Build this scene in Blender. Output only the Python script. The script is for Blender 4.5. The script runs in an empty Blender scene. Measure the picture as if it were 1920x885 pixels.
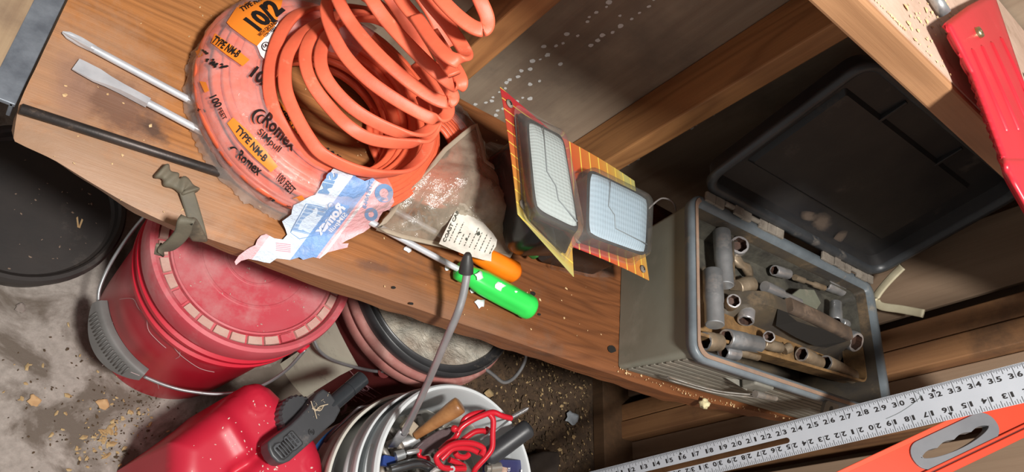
import bpy, bmesh, math, random
from mathutils import Vector, Matrix, noise, geometry
random.seed(7)
scene = bpy.context.scene
COL = scene.collection

# ---------------------------------------------------------------- camera
ROT = Matrix(((0.77425623, 0.03529665, 0.63188721),
              (0.33738953, -0.86775074, -0.36493419),
              (0.53543963, 0.4957447, -0.68377013)))      # rows: image right, image down, forward (world axes)
FPX = 1375.5
CAM = Vector((0.0, 0.0, 1.35))
cd = bpy.data.cameras.new('camera')
cd.sensor_width = 36.0
cd.lens = FPX / 1920 * 36.0
cd.clip_start = 0.02
cam = bpy.data.objects.new('camera', cd)
COL.objects.link(cam)
cam.matrix_world = Matrix.Translation(CAM) @ Matrix((ROT[0], -ROT[1], -ROT[2])).transposed().to_4x4()
scene.camera = cam

# ---------------------------------------------------------------- light
scene.view_settings.view_transform = 'Standard'
scene.view_settings.look = 'None'
scene.view_settings.gamma = 1.0
scene.view_settings.use_curve_mapping = False
scene.view_settings.exposure = 0.0
scene.cycles.transparent_max_bounces = 32
w = bpy.data.worlds.new('world')
scene.world = w
w.use_nodes = True
w.node_tree.nodes['Background'].inputs[0].default_value = (1.0, 0.955, 0.91, 1)
w.node_tree.nodes['Background'].inputs[1].default_value = 0.31
ld = bpy.data.lights.new('work_lamp', 'AREA')
ld.shape = 'DISK'
ld.size = 0.20
ld.energy = 55
ld.color = (1.0, 0.965, 0.92)
lo = bpy.data.objects.new('work_lamp', ld)
COL.objects.link(lo)
lo.location = (0.22, -0.35, 2.33)
lo.rotation_euler = (Vector((0.55, 0.45, 0.55)) - Vector(lo.location)).to_track_quat('-Z', 'Y').to_euler()

# ---------------------------------------------------------------- helpers
def P(px, py, ax, v):
    """point of the place seen at photograph pixel (px, py) on the plane ax = v (or at depth v)"""
    r = ROT.transposed() @ Vector(((px - 960) / FPX, (py - 442.5) / FPX, 1.0))
    if ax == 'd':
        return CAM + r * v
    i = 'xyz'.index(ax)
    return CAM + r * ((v - CAM[i]) / r[i])

def drape(px, py, hf):
    z = 0.62
    for _ in range(8):
        p = P(px, py, 'z', z)
        z = 0.5 * z + 0.5 * hf(p.x, p.y)
    return P(px, py, 'z', z)

def nz(x, y=0.0, z=0.0, s=1.0):
    return noise.noise(Vector((x * s, y * s, z * s)))

def sm(x):
    x = max(0.0, min(1.0, x))
    return x * x * (3 - 2 * x)

BASE = {}
def tag(o, label=None, cat=None, group=None, kind=None):
    if label: o['label'] = label
    if cat: o['category'] = cat
    if group: o['group'] = group
    if kind: o['kind'] = kind
    return o

def thing(name, label, cat, loc, group=None, rot=None):
    o = bpy.data.objects.new(name, None)
    COL.objects.link(o)
    o.location = loc
    o.empty_display_size = 0.02
    if rot is not None: o.rotation_euler = rot
    BASE[o.name] = Vector(loc)
    return tag(o, label, cat, group)

class MB:
    """collects vertices and faces (world coordinates)"""
    def __init__(s):
        s.v = []; s.f = []
    def add(s, vs, fs):
        n = len(s.v)
        s.v += [Vector(v) for v in vs]
        s.f += [tuple(i + n for i in f) for f in fs]
        return s
    def box(s, c, size, R=None):
        R = R or Matrix.Identity(3)
        h = Vector(size) * 0.5
        vs = [Vector(c) + R @ Vector((x * h.x, y * h.y, z * h.z)) for x in (-1, 1) for y in (-1, 1) for z in (-1, 1)]
        return s.add(vs, [(0, 1, 3, 2), (4, 6, 7, 5), (0, 4, 5, 1), (2, 3, 7, 6), (0, 2, 6, 4), (1, 5, 7, 3)])
    def hexa(s, bot, top):
        return s.add(list(bot) + list(top), [(3, 2, 1, 0), (4, 5, 6, 7), (0, 1, 5, 4), (1, 2, 6, 5), (2, 3, 7, 6), (3, 0, 4, 7)])
    def tube(s, pts, r, n=10, prof=None, wdir=None, closed=False, cap=True):
        pts = [Vector(p) for p in pts]
        m = len(pts)
        rings = []
        prev = None
        for i, p in enumerate(pts):
            a = pts[(i - 1) % m] if (closed or i > 0) else p
            b = pts[(i + 1) % m] if (closed or i < m - 1) else p
            t = (b - a)
            t = t.normalized() if t.length > 1e-9 else Vector((0, 0, 1))
            if wdir is not None:
                wd = Vector(wdir(i / (m - 1)) if callable(wdir) else wdir)
                u = (wd - t * wd.dot(t)).normalized()
            else:
                if prev is None:
                    u = t.orthogonal().normalized()
                else:
                    u = (prev - t * prev.dot(t)).normalized()
                prev = u
            v = t.cross(u)
            rr = r[i] if isinstance(r, (list, tuple)) else r
            ring = []
            for k in range(n):
                q = 2 * math.pi * k / n
                c, sn = math.cos(q), math.sin(q)
                if prof:
                    e = 0.5
                    c = math.copysign(abs(c) ** e, c) * prof[0]
                    sn = math.copysign(abs(sn) ** e, sn) * prof[1]
                ring.append(p + (u * c + v * sn) * rr)
            rings.append(ring)
        n0 = len(s.v)
        for ring in rings: s.v += ring
        for i in range(m if closed else m - 1):
            for k in range(n):
                a = n0 + i * n + k; b = n0 + i * n + (k + 1) % n
                c = n0 + ((i + 1) % m) * n + (k + 1) % n; d = n0 + ((i + 1) % m) * n + k
                s.f.append((a, b, c, d))
        if cap and not closed:
            s.f.append(tuple(n0 + k for k in range(n))[::-1])
            s.f.append(tuple(n0 + (m - 1) * n + k for k in range(n)))
        return s
    def lathe(s, prof, seg=48, M=None, a0=0.0, a1=2 * math.pi):
        M = M or Matrix.Identity(4)
        full = abs(a1 - a0 - 2 * math.pi) < 1e-6
        cnt = seg if full else seg + 1
        n0 = len(s.v)
        for i in range(cnt):
            a = a0 + (a1 - a0) * i / seg
            for (r, z) in prof:
                s.v.append(M @ Vector((r * math.cos(a), r * math.sin(a), z)))
        L = len(prof)
        for i in range(seg):
            j = (i + 1) % cnt
            for k in range(L - 1):
                s.f.append((n0 + i * L + k, n0 + j * L + k, n0 + j * L + k + 1, n0 + i * L + k + 1))
        return s
    def plate(s, poly, h, off=(0, 0, 0), M=None, holes=(), steps=None):
        """flat plate from a 2-D outline (with holes), thickness h along +z of M"""
        M = M or Matrix.Identity(4)
        vs, fs, bd = cdt(poly, holes, steps)
        n = len(vs)
        o = Vector(off)
        top = [M @ (Vector((v[0], v[1], h)) + o) for v in vs]
        bot = [M @ (Vector((v[0], v[1], 0)) + o) for v in vs]
        F = [tuple(f) for f in fs] + [tuple(i + n for i in f)[::-1] for f in fs]
        cntE = {}
        for f in fs:
            for i in range(len(f)):
                e = (f[i], f[(i + 1) % len(f)])
                cntE[e] = 1
        for (a, b) in list(cntE):
            if (b, a) not in cntE:
                F.append((b, a, a + n, b + n))
        return s.add(top + bot, F)

def inside(p, poly):
    c = False
    n = len(poly)
    j = n - 1
    for i in range(n):
        if (poly[i][1] > p[1]) != (poly[j][1] > p[1]) and p[0] < (poly[j][0] - poly[i][0]) * (p[1] - poly[i][1]) / (poly[j][1] - poly[i][1]) + poly[i][0]:
            c = not c
        j = i
    return c

def dist_poly(p, poly):
    best = 1e9
    n = len(poly)
    for i in range(n):
        ax, ay = poly[i][0], poly[i][1]; bx, by = poly[(i + 1) % n][0], poly[(i + 1) % n][1]
        dx, dy = bx - ax, by - ay
        L = dx * dx + dy * dy
        t = 0 if L == 0 else max(0, min(1, ((p[0] - ax) * dx + (p[1] - ay) * dy) / L))
        best = min(best, math.hypot(ax + dx * t - p[0], ay + dy * t - p[1]))
    return best

def densify(poly, step):
    out = []
    n = len(poly)
    for i in range(n):
        a = poly[i]; b = poly[(i + 1) % n]
        L = math.hypot(b[0] - a[0], b[1] - a[1])
        k = max(1, int(L / step))
        for j in range(k):
            t = j / k
            out.append((a[0] + (b[0] - a[0]) * t, a[1] + (b[1] - a[1]) * t))
    return out

def cdt(poly, holes=(), step=None):
    loops = [list(poly)] + [list(h) for h in holes]
    vs = []; es = []
    for lp in loops:
        n0 = len(vs)
        vs += [Vector((q[0], q[1])) for q in lp]
        es += [(n0 + i, n0 + (i + 1) % len(lp)) for i in range(len(lp))]
    if step:
        x0 = min(v.x for v in vs); x1 = max(v.x for v in vs); y0 = min(v.y for v in vs); y1 = max(v.y for v in vs)
        y = y0 + step * 0.5; row = 0
        while y < y1:
            x = x0 + step * (0.5 + 0.5 * (row % 2))
            while x < x1:
                if inside((x, y), loops[0]) and not any(inside((x, y), h) for h in loops[1:]) and min(dist_poly((x, y), lp) for lp in loops) > step * 0.4:
                    vs.append(Vector((x, y)))
                x += step
            y += step * 0.87; row += 1
    r = geometry.delaunay_2d_cdt(vs, es, [], 1, 1e-7)
    V = [(v.x, v.y) for v in r[0]]
    F = []
    for f in r[2]:
        cx = sum(V[i][0] for i in f) / len(f); cy = sum(V[i][1] for i in f) / len(f)
        if any(inside((cx, cy), h) for h in loops[1:]): continue
        F.append(tuple(f))
    return V, F, None

def mk(name, mb, mat, parent=None, smooth=False, bevel=0, seg=2, label=None, sub=0, thick=0, local=False, kind=None, cat=None, group=None, auto=None):
    me = bpy.data.meshes.new(name)
    if parent is not None:
        b = Vector((0, 0, 0)) if local else BASE[parent.name]
        loc = Vector((0, 0, 0))
    else:
        b = Vector((0, 0, 0))
        if not local and mb.v:
            b = sum(mb.v, Vector()) / len(mb.v)
            b.z = min(v.z for v in mb.v)
        loc = b
    me.from_pydata([tuple(v - b) for v in mb.v], [], mb.f)
    me.materials.append(mat)
    me.validate()
    bm = bmesh.new(); bm.from_mesh(me)
    bmesh.ops.recalc_face_normals(bm, faces=bm.faces)
    bm.to_mesh(me); bm.free()
    if smooth:
        for p in me.polygons: p.use_smooth = True
        if auto is not None:
            me.set_sharp_from_angle(angle=math.radians(auto))
    o = bpy.data.objects.new(name, me)
    COL.objects.link(o)
    o.location = loc
    if parent is not None:
        o.parent = parent
        BASE[o.name] = b
    else:
        BASE[o.name] = b
    if thick:
        m = o.modifiers.new('solid', 'SOLIDIFY'); m.thickness = thick; m.offset = 0
    if bevel:
        m = o.modifiers.new('bevel', 'BEVEL'); m.width = bevel; m.segments = seg; m.limit_method = 'ANGLE'; m.angle_limit = math.radians(35)
        m.harden_normals = False
    if sub:
        m = o.modifiers.new('sub', 'SUBSURF'); m.levels = sub; m.render_levels = sub
    return tag(o, label, cat, group, kind)

def spline(pts, per=8, closed=False):
    pts = [Vector(p) for p in pts]
    n = len(pts); out = []
    rng = range(n if closed else n - 1)
    for i in rng:
        if closed:
            p0, p1, p2, p3 = pts[(i - 1) % n], pts[i], pts[(i + 1) % n], pts[(i + 2) % n]
        else:
            p0, p1, p2, p3 = pts[max(i - 1, 0)], pts[i], pts[i + 1], pts[min(i + 2, n - 1)]
        for k in range(per):
            t = k / per
            out.append(0.5 * ((2 * p1) + (p2 - p0) * t + (2 * p0 - 5 * p1 + 4 * p2 - p3) * t * t + (3 * p1 - p0 - 3 * p2 + p3) * t ** 3))
    if not closed: out.append(pts[-1])
    return out

def rounded(w, h, r, n=5, cx=0, cy=0):
    out = []
    for (sx, sy, a) in ((1, 1, 0), (-1, 1, 90), (-1, -1, 180), (1, -1, 270)):
        for k in range(n + 1):
            q = math.radians(a + 90 * k / n)
            out.append((cx + sx * (w / 2 - r) + r * math.cos(q), cy + sy * (h / 2 - r) + r * math.sin(q)))
    return out

_tc = {}
def text_geo(s, bold=0.0):
    """triangles of a line of lettering, cap height 1, origin at left of baseline"""
    key = (s, bold)
    if key in _tc: return _tc[key]
    cu = bpy.data.curves.new('txt', 'FONT')
    cu.body = s; cu.size = 1.0; cu.resolution_u = 3; cu.offset = bold
    o = bpy.data.objects.new('txt', cu)
    COL.objects.link(o)
    dg = bpy.context.evaluated_depsgraph_get()
    me = bpy.data.meshes.new_from_object(o.evaluated_get(dg))
    vs = [(v.co.x / 0.73, v.co.y / 0.73) for v in me.vertices]
    fs = [tuple(p.vertices) for p in me.polygons]
    bpy.data.objects.remove(o); bpy.data.curves.remove(cu); bpy.data.meshes.remove(me)
    wd = max(v[0] for v in vs) if vs else 1
    _tc[key] = (vs, fs, wd)
    return _tc[key]

def text_mb(mb, s, fmap, bold=0.0):
    """fmap(u, v) with u 0..1 along the line and v 0..1 up the capitals -> point"""
    vs, fs, wd = text_geo(s, bold)
    return mb.add([fmap(x / wd, y) for x, y in vs], fs)

def px_text(mb, s, a, b, up, hf, bold=0.01):
    """lettering laid on the surface hf, baseline from pixel a to b, capitals reach a + up"""
    def fm(u, v):
        return drape(a[0] + (b[0] - a[0]) * u + up[0] * v, a[1] + (b[1] - a[1]) * u + up[1] * v, hf)
    return text_mb(mb, s, fm, bold)

def px_sheet(mb, poly, hf, step, dens=None):
    V, F, _ = cdt(densify(poly, dens or step), (), step)
    return mb.add([drape(x, y, hf) for x, y in V], F)

def pillow(mb, poly, zf, zb, step, dens=None, skirt=True):
    """height field zf(x, y, d) over a world outline (d = distance to its edge), closed down to zb"""
    pl = densify(poly, dens or step)
    V, F, _ = cdt(pl, (), step)
    n = len(V)
    mb.add([Vector((x, y, zf(x, y, dist_poly((x, y), poly)))) for x, y in V], F)
    if skirt:
        n0 = len(mb.v) - n
        E = {}
        for f in F:
            for i in range(len(f)): E[(f[i], f[(i + 1) % len(f)])] = 1
        for (a, b) in list(E):
            if (b, a) not in E:
                k = len(mb.v)
                mb.v += [Vector((V[a][0], V[a][1], zb)), Vector((V[b][0], V[b][1], zb))]
                mb.f.append((n0 + b, n0 + a, k, k + 1))
    return mb

def frame(o, x, y=None, z=None):
    """4x4 frame at o, x axis along x, z axis close to z"""
    x = Vector(x).normalized()
    z = Vector(z)
    z = (z - x * z.dot(x)).normalized()
    y = z.cross(x)
    M = Matrix((x, y, z)).transposed().to_4x4()
    return Matrix.Translation(Vector(o)) @ M

# ---------------------------------------------------------------- materials
def newmat(name):
    m = bpy.data.materials.new(name)
    m.use_nodes = True
    return m, m.node_tree, m.node_tree.nodes['Principled BSDF']

def ramp(nt, fac, stops, interp='LINEAR'):
    r = nt.nodes.new('ShaderNodeValToRGB')
    r.color_ramp.interpolation = interp
    els = r.color_ramp.elements
    while len(els) < len(stops): els.new(0.5)
    for e, (p, c) in zip(els, stops):
        e.position = p
        e.color = (c[0], c[1], c[2], 1) if not isinstance(c, (int, float)) else (c, c, c, 1)
    nt.links.new(fac, r.inputs[0])
    return r.outputs[0]

def noi(nt, co, scale, detail=4, rough=0.6, mscale=None, dist=0.0, loc=(0, 0, 0)):
    if mscale or loc != (0, 0, 0):
        mp = nt.nodes.new('ShaderNodeMapping')
        mp.inputs['Scale'].default_value = mscale or (1, 1, 1)
        mp.inputs['Location'].default_value = loc
        nt.links.new(co, mp.inputs[0]); co = mp.outputs[0]
    n = nt.nodes.new('ShaderNodeTexNoise')
    n.inputs['Scale'].default_value = scale
    n.inputs['Detail'].default_value = detail
    n.inputs['Roughness'].default_value = rough
    n.inputs['Distortion'].default_value = dist
    nt.links.new(co, n.inputs['Vector'])
    return n.outputs['Fac']

def coord(nt, kind='Object'):
    return nt.nodes.new('ShaderNodeTexCoord').outputs[kind]

def mixc(nt, fac, a, b):
    m = nt.nodes.new('ShaderNodeMix'); m.data_type = 'RGBA'
    for sck, v in ((m.inputs[0], fac), (m.inputs[6], a), (m.inputs[7], b)):
        if hasattr(v, 'is_linked'): nt.links.new(v, sck)
        elif isinstance(v, (int, float)): sck.default_value = v
        else: sck.default_value = (v[0], v[1], v[2], 1)
    return m.outputs[2]

def bump(nt, bs, h, strength=0.3, dist=0.002):
    b = nt.nodes.new('ShaderNodeBump')
    b.inputs['Strength'].default_value = strength
    b.inputs['Distance'].default_value = dist
    nt.links.new(h, b.inputs['Height'])
    nt.links.new(b.outputs[0], bs.inputs['Normal'])

def pm(name, c1, c2=None, scale=12, rough=0.5, metal=0.0, bmp=0.15, dust=None, dcol=(0.45, 0.38, 0.3), dscale=9, coat=0.0, r2=None, bscale=None, spec=None):
    """base colour varied by noise; optional dust or grime patches of amount dust"""
    m, nt, bs = newmat(name)
    co = coord(nt)
    c2 = c2 or tuple(x * 0.8 for x in c1)
    f = noi(nt, co, scale, 5)
    col = ramp(nt, f, [(0.35, c1), (0.68, c2)])
    if dust:
        g = noi(nt, co, dscale, 8, 0.72, loc=(3, 1, 2))
        k = ramp(nt, g, [(0.66 - dust * 0.35, 0.0), (0.8 - dust * 0.2, 1.0)])
        col = mixc(nt, k, col, dcol)
        rr = nt.nodes.new('ShaderNodeMapRange')
        rr.inputs[3].default_value = rough; rr.inputs[4].default_value = min(0.95, rough + 0.4)
        nt.links.new(k, rr.inputs[0]); nt.links.new(rr.outputs[0], bs.inputs['Roughness'])
        if metal:
            mm = nt.nodes.new('ShaderNodeMapRange')
            mm.inputs[3].default_value = metal; mm.inputs[4].default_value = 0.05
            nt.links.new(k, mm.inputs[0]); nt.links.new(mm.outputs[0], bs.inputs['Metallic'])
    else:
        bs.inputs['Roughness'].default_value = rough
        bs.inputs['Metallic'].default_value = metal
    nt.links.new(col, bs.inputs['Base Color'])
    bs.inputs['Coat Weight'].default_value = coat
    if spec is not None: bs.inputs['Specular IOR Level'].default_value = spec
    if bmp:
        bump(nt, bs, noi(nt, co, bscale or scale * 6, 4), bmp, 0.002)
    return m

SHZ = 0.58
def wood(name, light, dark, axis='x', grain=34, rings=7.0, rough=0.65, dirt=0.35, dcol=(0.16, 0.12, 0.09), tint=None, dscale=3.0, bmp=0.35, patches=(), line=0.5):
    m, nt, bs = newmat(name)
    co = coord(nt)
    sc = {'x': (0.9, grain, grain), 'y': (grain, 0.9, grain), 'z': (grain, grain, 0.9)}[axis]
    s2 = {'x': (1.1, 7, 7), 'y': (7, 1.1, 7), 'z': (7, 7, 1.1)}[axis]
    fine = noi(nt, co, 3.2, 6, 0.7, mscale=sc)
    warp = noi(nt, co, 1.5, 2, 0.5, mscale=s2)
    mu = nt.nodes.new('ShaderNodeMath'); mu.operation = 'MULTIPLY'; mu.inputs[1].default_value = rings * 6.28
    nt.links.new(warp, mu.inputs[0])
    si = nt.nodes.new('ShaderNodeMath'); si.operation = 'SINE'
    nt.links.new(mu.outputs[0], si.inputs[0])
    mr = nt.nodes.new('ShaderNodeMapRange'); mr.inputs[1].default_value = -1; mr.inputs[2].default_value = 1
    nt.links.new(si.outputs[0], mr.inputs[0])
    pw = nt.nodes.new('ShaderNodeMath'); pw.operation = 'POWER'; pw.inputs[1].default_value = 2.2
    nt.links.new(mr.outputs[0], pw.inputs[0])
    a = ramp(nt, pw.outputs[0], [(0.0, light), (1.0, dark)])
    b = ramp(nt, fine, [(0.3, light), (0.72, dark)])
    col = mixc(nt, line, a, b)
    if tint:   # (axis index, from, to, colour a, colour b): one end of the plank is dirtier
        sp = nt.nodes.new('ShaderNodeSeparateXYZ'); nt.links.new(co, sp.inputs[0])
        tr = nt.nodes.new('ShaderNodeMapRange'); tr.inputs[1].default_value = tint[1]; tr.inputs[2].default_value = tint[2]
        nt.links.new(sp.outputs[tint[0]], tr.inputs[0])
        tc = ramp(nt, tr.outputs[0], [(0.0, tint[3]), (1.0, tint[4])])
        mm = nt.nodes.new('ShaderNodeMix'); mm.data_type = 'RGBA'; mm.blend_type = 'MULTIPLY'; mm.inputs[0].default_value = 1
        nt.links.new(col, mm.inputs[6]); nt.links.new(tc, mm.inputs[7]); col = mm.outputs[2]
    if dirt:
        g = noi(nt, co, dscale, 7, 0.66, loc=(1.3, 4, 2))
        k = ramp(nt, g, [(0.62 - dirt * 0.25, 0.0), (0.85 - dirt * 0.2, 0.85)])
        col = mixc(nt, k, col, dcol)
    for (cx, cy, rx, ry, ang, c, amt) in patches:      # knots, stains and worn places at their own spots
        mp = nt.nodes.new('ShaderNodeMapping'); mp.vector_type = 'TEXTURE'
        mp.inputs['Location'].default_value = (cx, cy, SHZ); mp.inputs['Rotation'].default_value = (0, 0, ang); mp.inputs['Scale'].default_value = (rx, ry, 0.2)
        nt.links.new(co, mp.inputs[0])
        ln = nt.nodes.new('ShaderNodeVectorMath'); ln.operation = 'LENGTH'; nt.links.new(mp.outputs[0], ln.inputs[0])
        n1 = noi(nt, co, 48, 7, 0.7, loc=(cx * 9, cy * 7, 0))
        ad = nt.nodes.new('ShaderNodeMath'); ad.operation = 'MULTIPLY_ADD'; ad.inputs[1].default_value = 1.5; nt.links.new(n1, ad.inputs[0]); nt.links.new(ln.outputs['Value'], ad.inputs[2])
        k = ramp(nt, ad.outputs[0], [(0.0, amt), (0.5, amt)])
        mr2 = nt.nodes.new('ShaderNodeMapRange'); mr2.inputs[1].default_value = 1.25; mr2.inputs[2].default_value = 1.95; mr2.inputs[3].default_value = amt; mr2.inputs[4].default_value = 0.0
        nt.links.new(ad.outputs[0], mr2.inputs[0])
        col = mixc(nt, mr2.outputs[0], col, c)
    nt.links.new(col, bs.inputs['Base Color'])
    bs.inputs['Roughness'].default_value = rough
    bump(nt, bs, fine, bmp, 0.0015)
    return m

def film(name, tintc=(0.9, 0.9, 0.9), opac=0.25, rough=0.12, white=0.25, scale=40, bmp=0.6, gloss=0.25):
    """thin clear plastic: see-through, with gloss and a little cloudiness"""
    m, nt, bs = newmat(name)
    out = nt.nodes['Material Output']
    co = coord(nt)
    tr = nt.nodes.new('ShaderNodeBsdfTransparent'); tr.inputs[0].default_value = (0.97, 0.97, 0.97, 1)
    gl = nt.nodes.new('ShaderNodeBsdfGlossy'); gl.inputs['Roughness'].default_value = rough
    df = nt.nodes.new('ShaderNodeBsdfDiffuse'); df.inputs[0].default_value = (*tintc, 1)
    tl = nt.nodes.new('ShaderNodeBsdfTranslucent'); tl.inputs[0].default_value = (*tintc, 1)
    dm = nt.nodes.new('ShaderNodeMixShader'); dm.inputs[0].default_value = 0.3
    nt.links.new(df.outputs[0], dm.inputs[1]); nt.links.new(tl.outputs[0], dm.inputs[2])
    n = noi(nt, co, scale, 5, 0.65)
    bp = nt.nodes.new('ShaderNodeBump'); bp.inputs['Strength'].default_value = bmp; bp.inputs['Distance'].default_value = 0.004
    nt.links.new(n, bp.inputs['Height'])
    nt.links.new(bp.outputs[0], gl.inputs['Normal'])
    cl = ramp(nt, noi(nt, co, scale * 0.35, 6, 0.7, loc=(2, 2, 1)), [(0.35, max(0.0, opac - white)), (0.7, min(1.0, opac + white))])
    m1 = nt.nodes.new('ShaderNodeMixShader')
    nt.links.new(cl, m1.inputs[0]); nt.links.new(tr.outputs[0], m1.inputs[1]); nt.links.new(dm.outputs[0], m1.inputs[2])
    m2 = nt.nodes.new('ShaderNodeMixShader')
    lw = nt.nodes.new('ShaderNodeLayerWeight'); lw.inputs[0].default_value = gloss
    cp_ = nt.nodes.new('ShaderNodeMath'); cp_.operation = 'MINIMUM'; cp_.inputs[1].default_value = 0.35
    nt.links.new(lw.outputs['Fresnel'], cp_.inputs[0])
    nt.links.new(cp_.outputs[0], m2.inputs[0])
    nt.links.new(m1.outputs[0], m2.inputs[1]); nt.links.new(gl.outputs[0], m2.inputs[2])
    nt.links.new(m2.outputs[0], out.inputs[0])
    return m

def flat(name, c, rough=0.6, metal=0.0):
    m, nt, bs = newmat(name)
    bs.inputs['Base Color'].default_value = (*c, 1)
    bs.inputs['Roughness'].default_value = rough
    bs.inputs['Metallic'].default_value = metal
    return m
# ================================================================ the setting
M_conc = None
def concrete():
    m, nt, bs = newmat('concrete_and_dirt')
    co = coord(nt)
    sp = nt.nodes.new('ShaderNodeSeparateXYZ'); nt.links.new(co, sp.inputs[0])
    fine = noi(nt, co, 90, 6, 0.7)
    big = noi(nt, co, 7, 8, 0.62, dist=0.6)
    base = ramp(nt, fine, [(0.3, (0.30, 0.265, 0.235)), (0.7, (0.44, 0.39, 0.35))])
    st = ramp(nt, big, [(0.46, 0.0), (0.56, 1.0)])
    base = mixc(nt, st, base, (0.155, 0.125, 0.10))
    dirt = ramp(nt, noi(nt, co, 38, 10, 0.82), [(0.3, (0.03, 0.018, 0.011)), (0.52, (0.085, 0.052, 0.03)), (0.72, (0.21, 0.125, 0.06))])
    # swept concrete on the left, packed dirt from the maroon tub to the right wall
    wob = nt.nodes.new('ShaderNodeMath'); wob.operation = 'MULTIPLY_ADD'; wob.inputs[1].default_value = 0.25
    nt.links.new(noi(nt, co, 5, 4), wob.inputs[0]); nt.links.new(sp.outputs[0], wob.inputs[2])
    k = ramp(nt, wob.outputs[0], [(0.66, 0.0), (0.80, 1.0)])
    nt.links.new(mixc(nt, k, base, dirt), bs.inputs['Base Color'])
    bs.inputs['Roughness'].default_value = 0.85
    bump(nt, bs, noi(nt, co, 120, 6, 0.7), 0.5, 0.003)
    return m

FZ = -0.03
mb = MB()
nx, ny = 60, 44
for j in range(ny + 1):
    for i in range(nx + 1):
        x = -1.4 + 3.0 * i / nx; y = -1.1 + 2.0 * j / ny
        mb.v.append(Vector((x, y, FZ + 0.003 * nz(x, y, 0, 9) * (2.0 if x > 0.85 else 0.4))))
for j in range(ny):
    for i in range(nx):
        a = j * (nx + 1) + i
        mb.f.append((a, a + 1, a + nx + 2, a + nx + 1))
floor_mesh = mb
# object coordinates must equal the place's, so the floor keeps its origin at 0
me = bpy.data.meshes.new('floor'); me.from_pydata([tuple(v) for v in mb.v], [], mb.f); me.materials.append(concrete())
for p in me.polygons: p.use_smooth = True
floor = bpy.data.objects.new('floor', me); COL.objects.link(floor); tag(floor, kind='structure'); BASE['floor'] = Vector((0, 0, 0))

M_ply = wood('grey_plywood', (0.36, 0.28, 0.20), (0.23, 0.165, 0.115), 'z', 26, 3.0, 0.8, 0.5, (0.13, 0.10, 0.08), dscale=4)
M_stud = wood('stud_pine', (0.46, 0.22, 0.08), (0.25, 0.11, 0.04), 'z', 34, 10.0, 0.6, 0.25, (0.12, 0.07, 0.04))
M_stud2 = wood('old_stud', (0.40, 0.20, 0.085), (0.22, 0.10, 0.045), 'z', 30, 4.0, 0.7, 0.55, (0.055, 0.035, 0.025), dscale=7)
M_plyr = wood('right_plywood', (0.34, 0.235, 0.155), (0.25, 0.165, 0.105), 'z', 30, 2.0, 0.8, 0.2)
M_dark = wood('dark_timber', (0.16, 0.085, 0.04), (0.07, 0.04, 0.02), 'z', 26, 3.0, 0.8, 0.5, (0.03, 0.02, 0.015))
M_paint = flat('white_paint', (0.75, 0.75, 0.72), 0.6)

mb = MB().box((0.1, 0.862, 0.62), (3.0, 0.024, 1.7))
wb = mk('wall_back', mb, M_ply, kind='structure')
for (x0, x1) in ((0.430, 0.470), (0.775, 0.815), (0.02, 0.06), (-0.36, -0.32)):
    mk('stud', MB().box(((x0 + x1) / 2, 0.805, 0.62), (x1 - x0, 0.088, 1.66)), M_stud, wb, bevel=0.003)
mb = MB()
random.seed(3)
def speck(c, r, ax='y'):
    n = 9; vs = []; ph = random.random() * 6
    for k in range(n):
        q = 2 * math.pi * k / n
        rr = r * random.uniform(0.75, 1.15)
        vs.append(Vector((c[0] + rr * math.cos(q), 0.8492, c[2] + rr * 1.15 * math.sin(q))))
    mb.add(vs, [tuple(range(n))])
for i in range(46):                       # two upright rows of dabs on the back wall, as a leaking brush left them
    z = 0.50 + 0.0135 * i
    for (xx, sp_, pr_) in ((0.575, 0.010, 0.95), (0.618, 0.014, 0.55)):
        if random.random() < pr_:
            speck((xx + random.gauss(0, sp_ * 0.5) + 0.03 * (z - 0.5), 0, z + random.uniform(-0.004, 0.004)), random.uniform(0.0022, 0.0046))
for i in range(34):
    z = 0.40 + 0.012 * i
    for xx in (0.868, 0.886, 0.904):
        if random.random() < 0.75:
            speck((xx + random.gauss(0, 0.003), 0, z + random.uniform(-0.003, 0.003)), random.uniform(0.0025, 0.0042))
mk('paint_specks', mb, M_paint, wb, kind='stuff')

mb = MB().box((1.56, -0.1, 0.62), (0.02, 1.94, 1.7))
wr = mk('wall_right', mb, M_plyr, kind='structure')
mk('bottom_plate', MB().box((1.465, 0.1, FZ + 0.02), (0.17, 1.50, 0.04)), M_dark, wr, bevel=0.002)
for (y0, y1, x0, mt) in ((0.556, 0.600, 1.45, M_stud2), (0.508, 0.5535, 1.447, M_stud2), (0.395, 0.440, 1.452, M_stud2), (0.10, 0.14, 1.45, M_stud2), (-0.3, -0.26, 1.45, M_stud2)):
    mk('stud', MB().box(((x0 + 1.55) / 2, (y0 + y1) / 2, 0.63), (1.55 - x0, y1 - y0, 1.62)), mt, wr, bevel=0.0025)
mk('filler_board', MB().box((1.515, 0.474, 0.63), (0.06, 0.064, 1.62)), M_plyr, wr, bevel=0.002)
mk('sheathing_panel', MB().box((1.463, 0.235, 0.66), (0.012, 0.26, 1.36)), M_plyr, wr, bevel=0.002)
mk('sheathing_panel', MB().box((1.485, 0.705, 0.66), (0.012, 0.15, 1.36)), M_plyr, wr, bevel=0.002)

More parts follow.
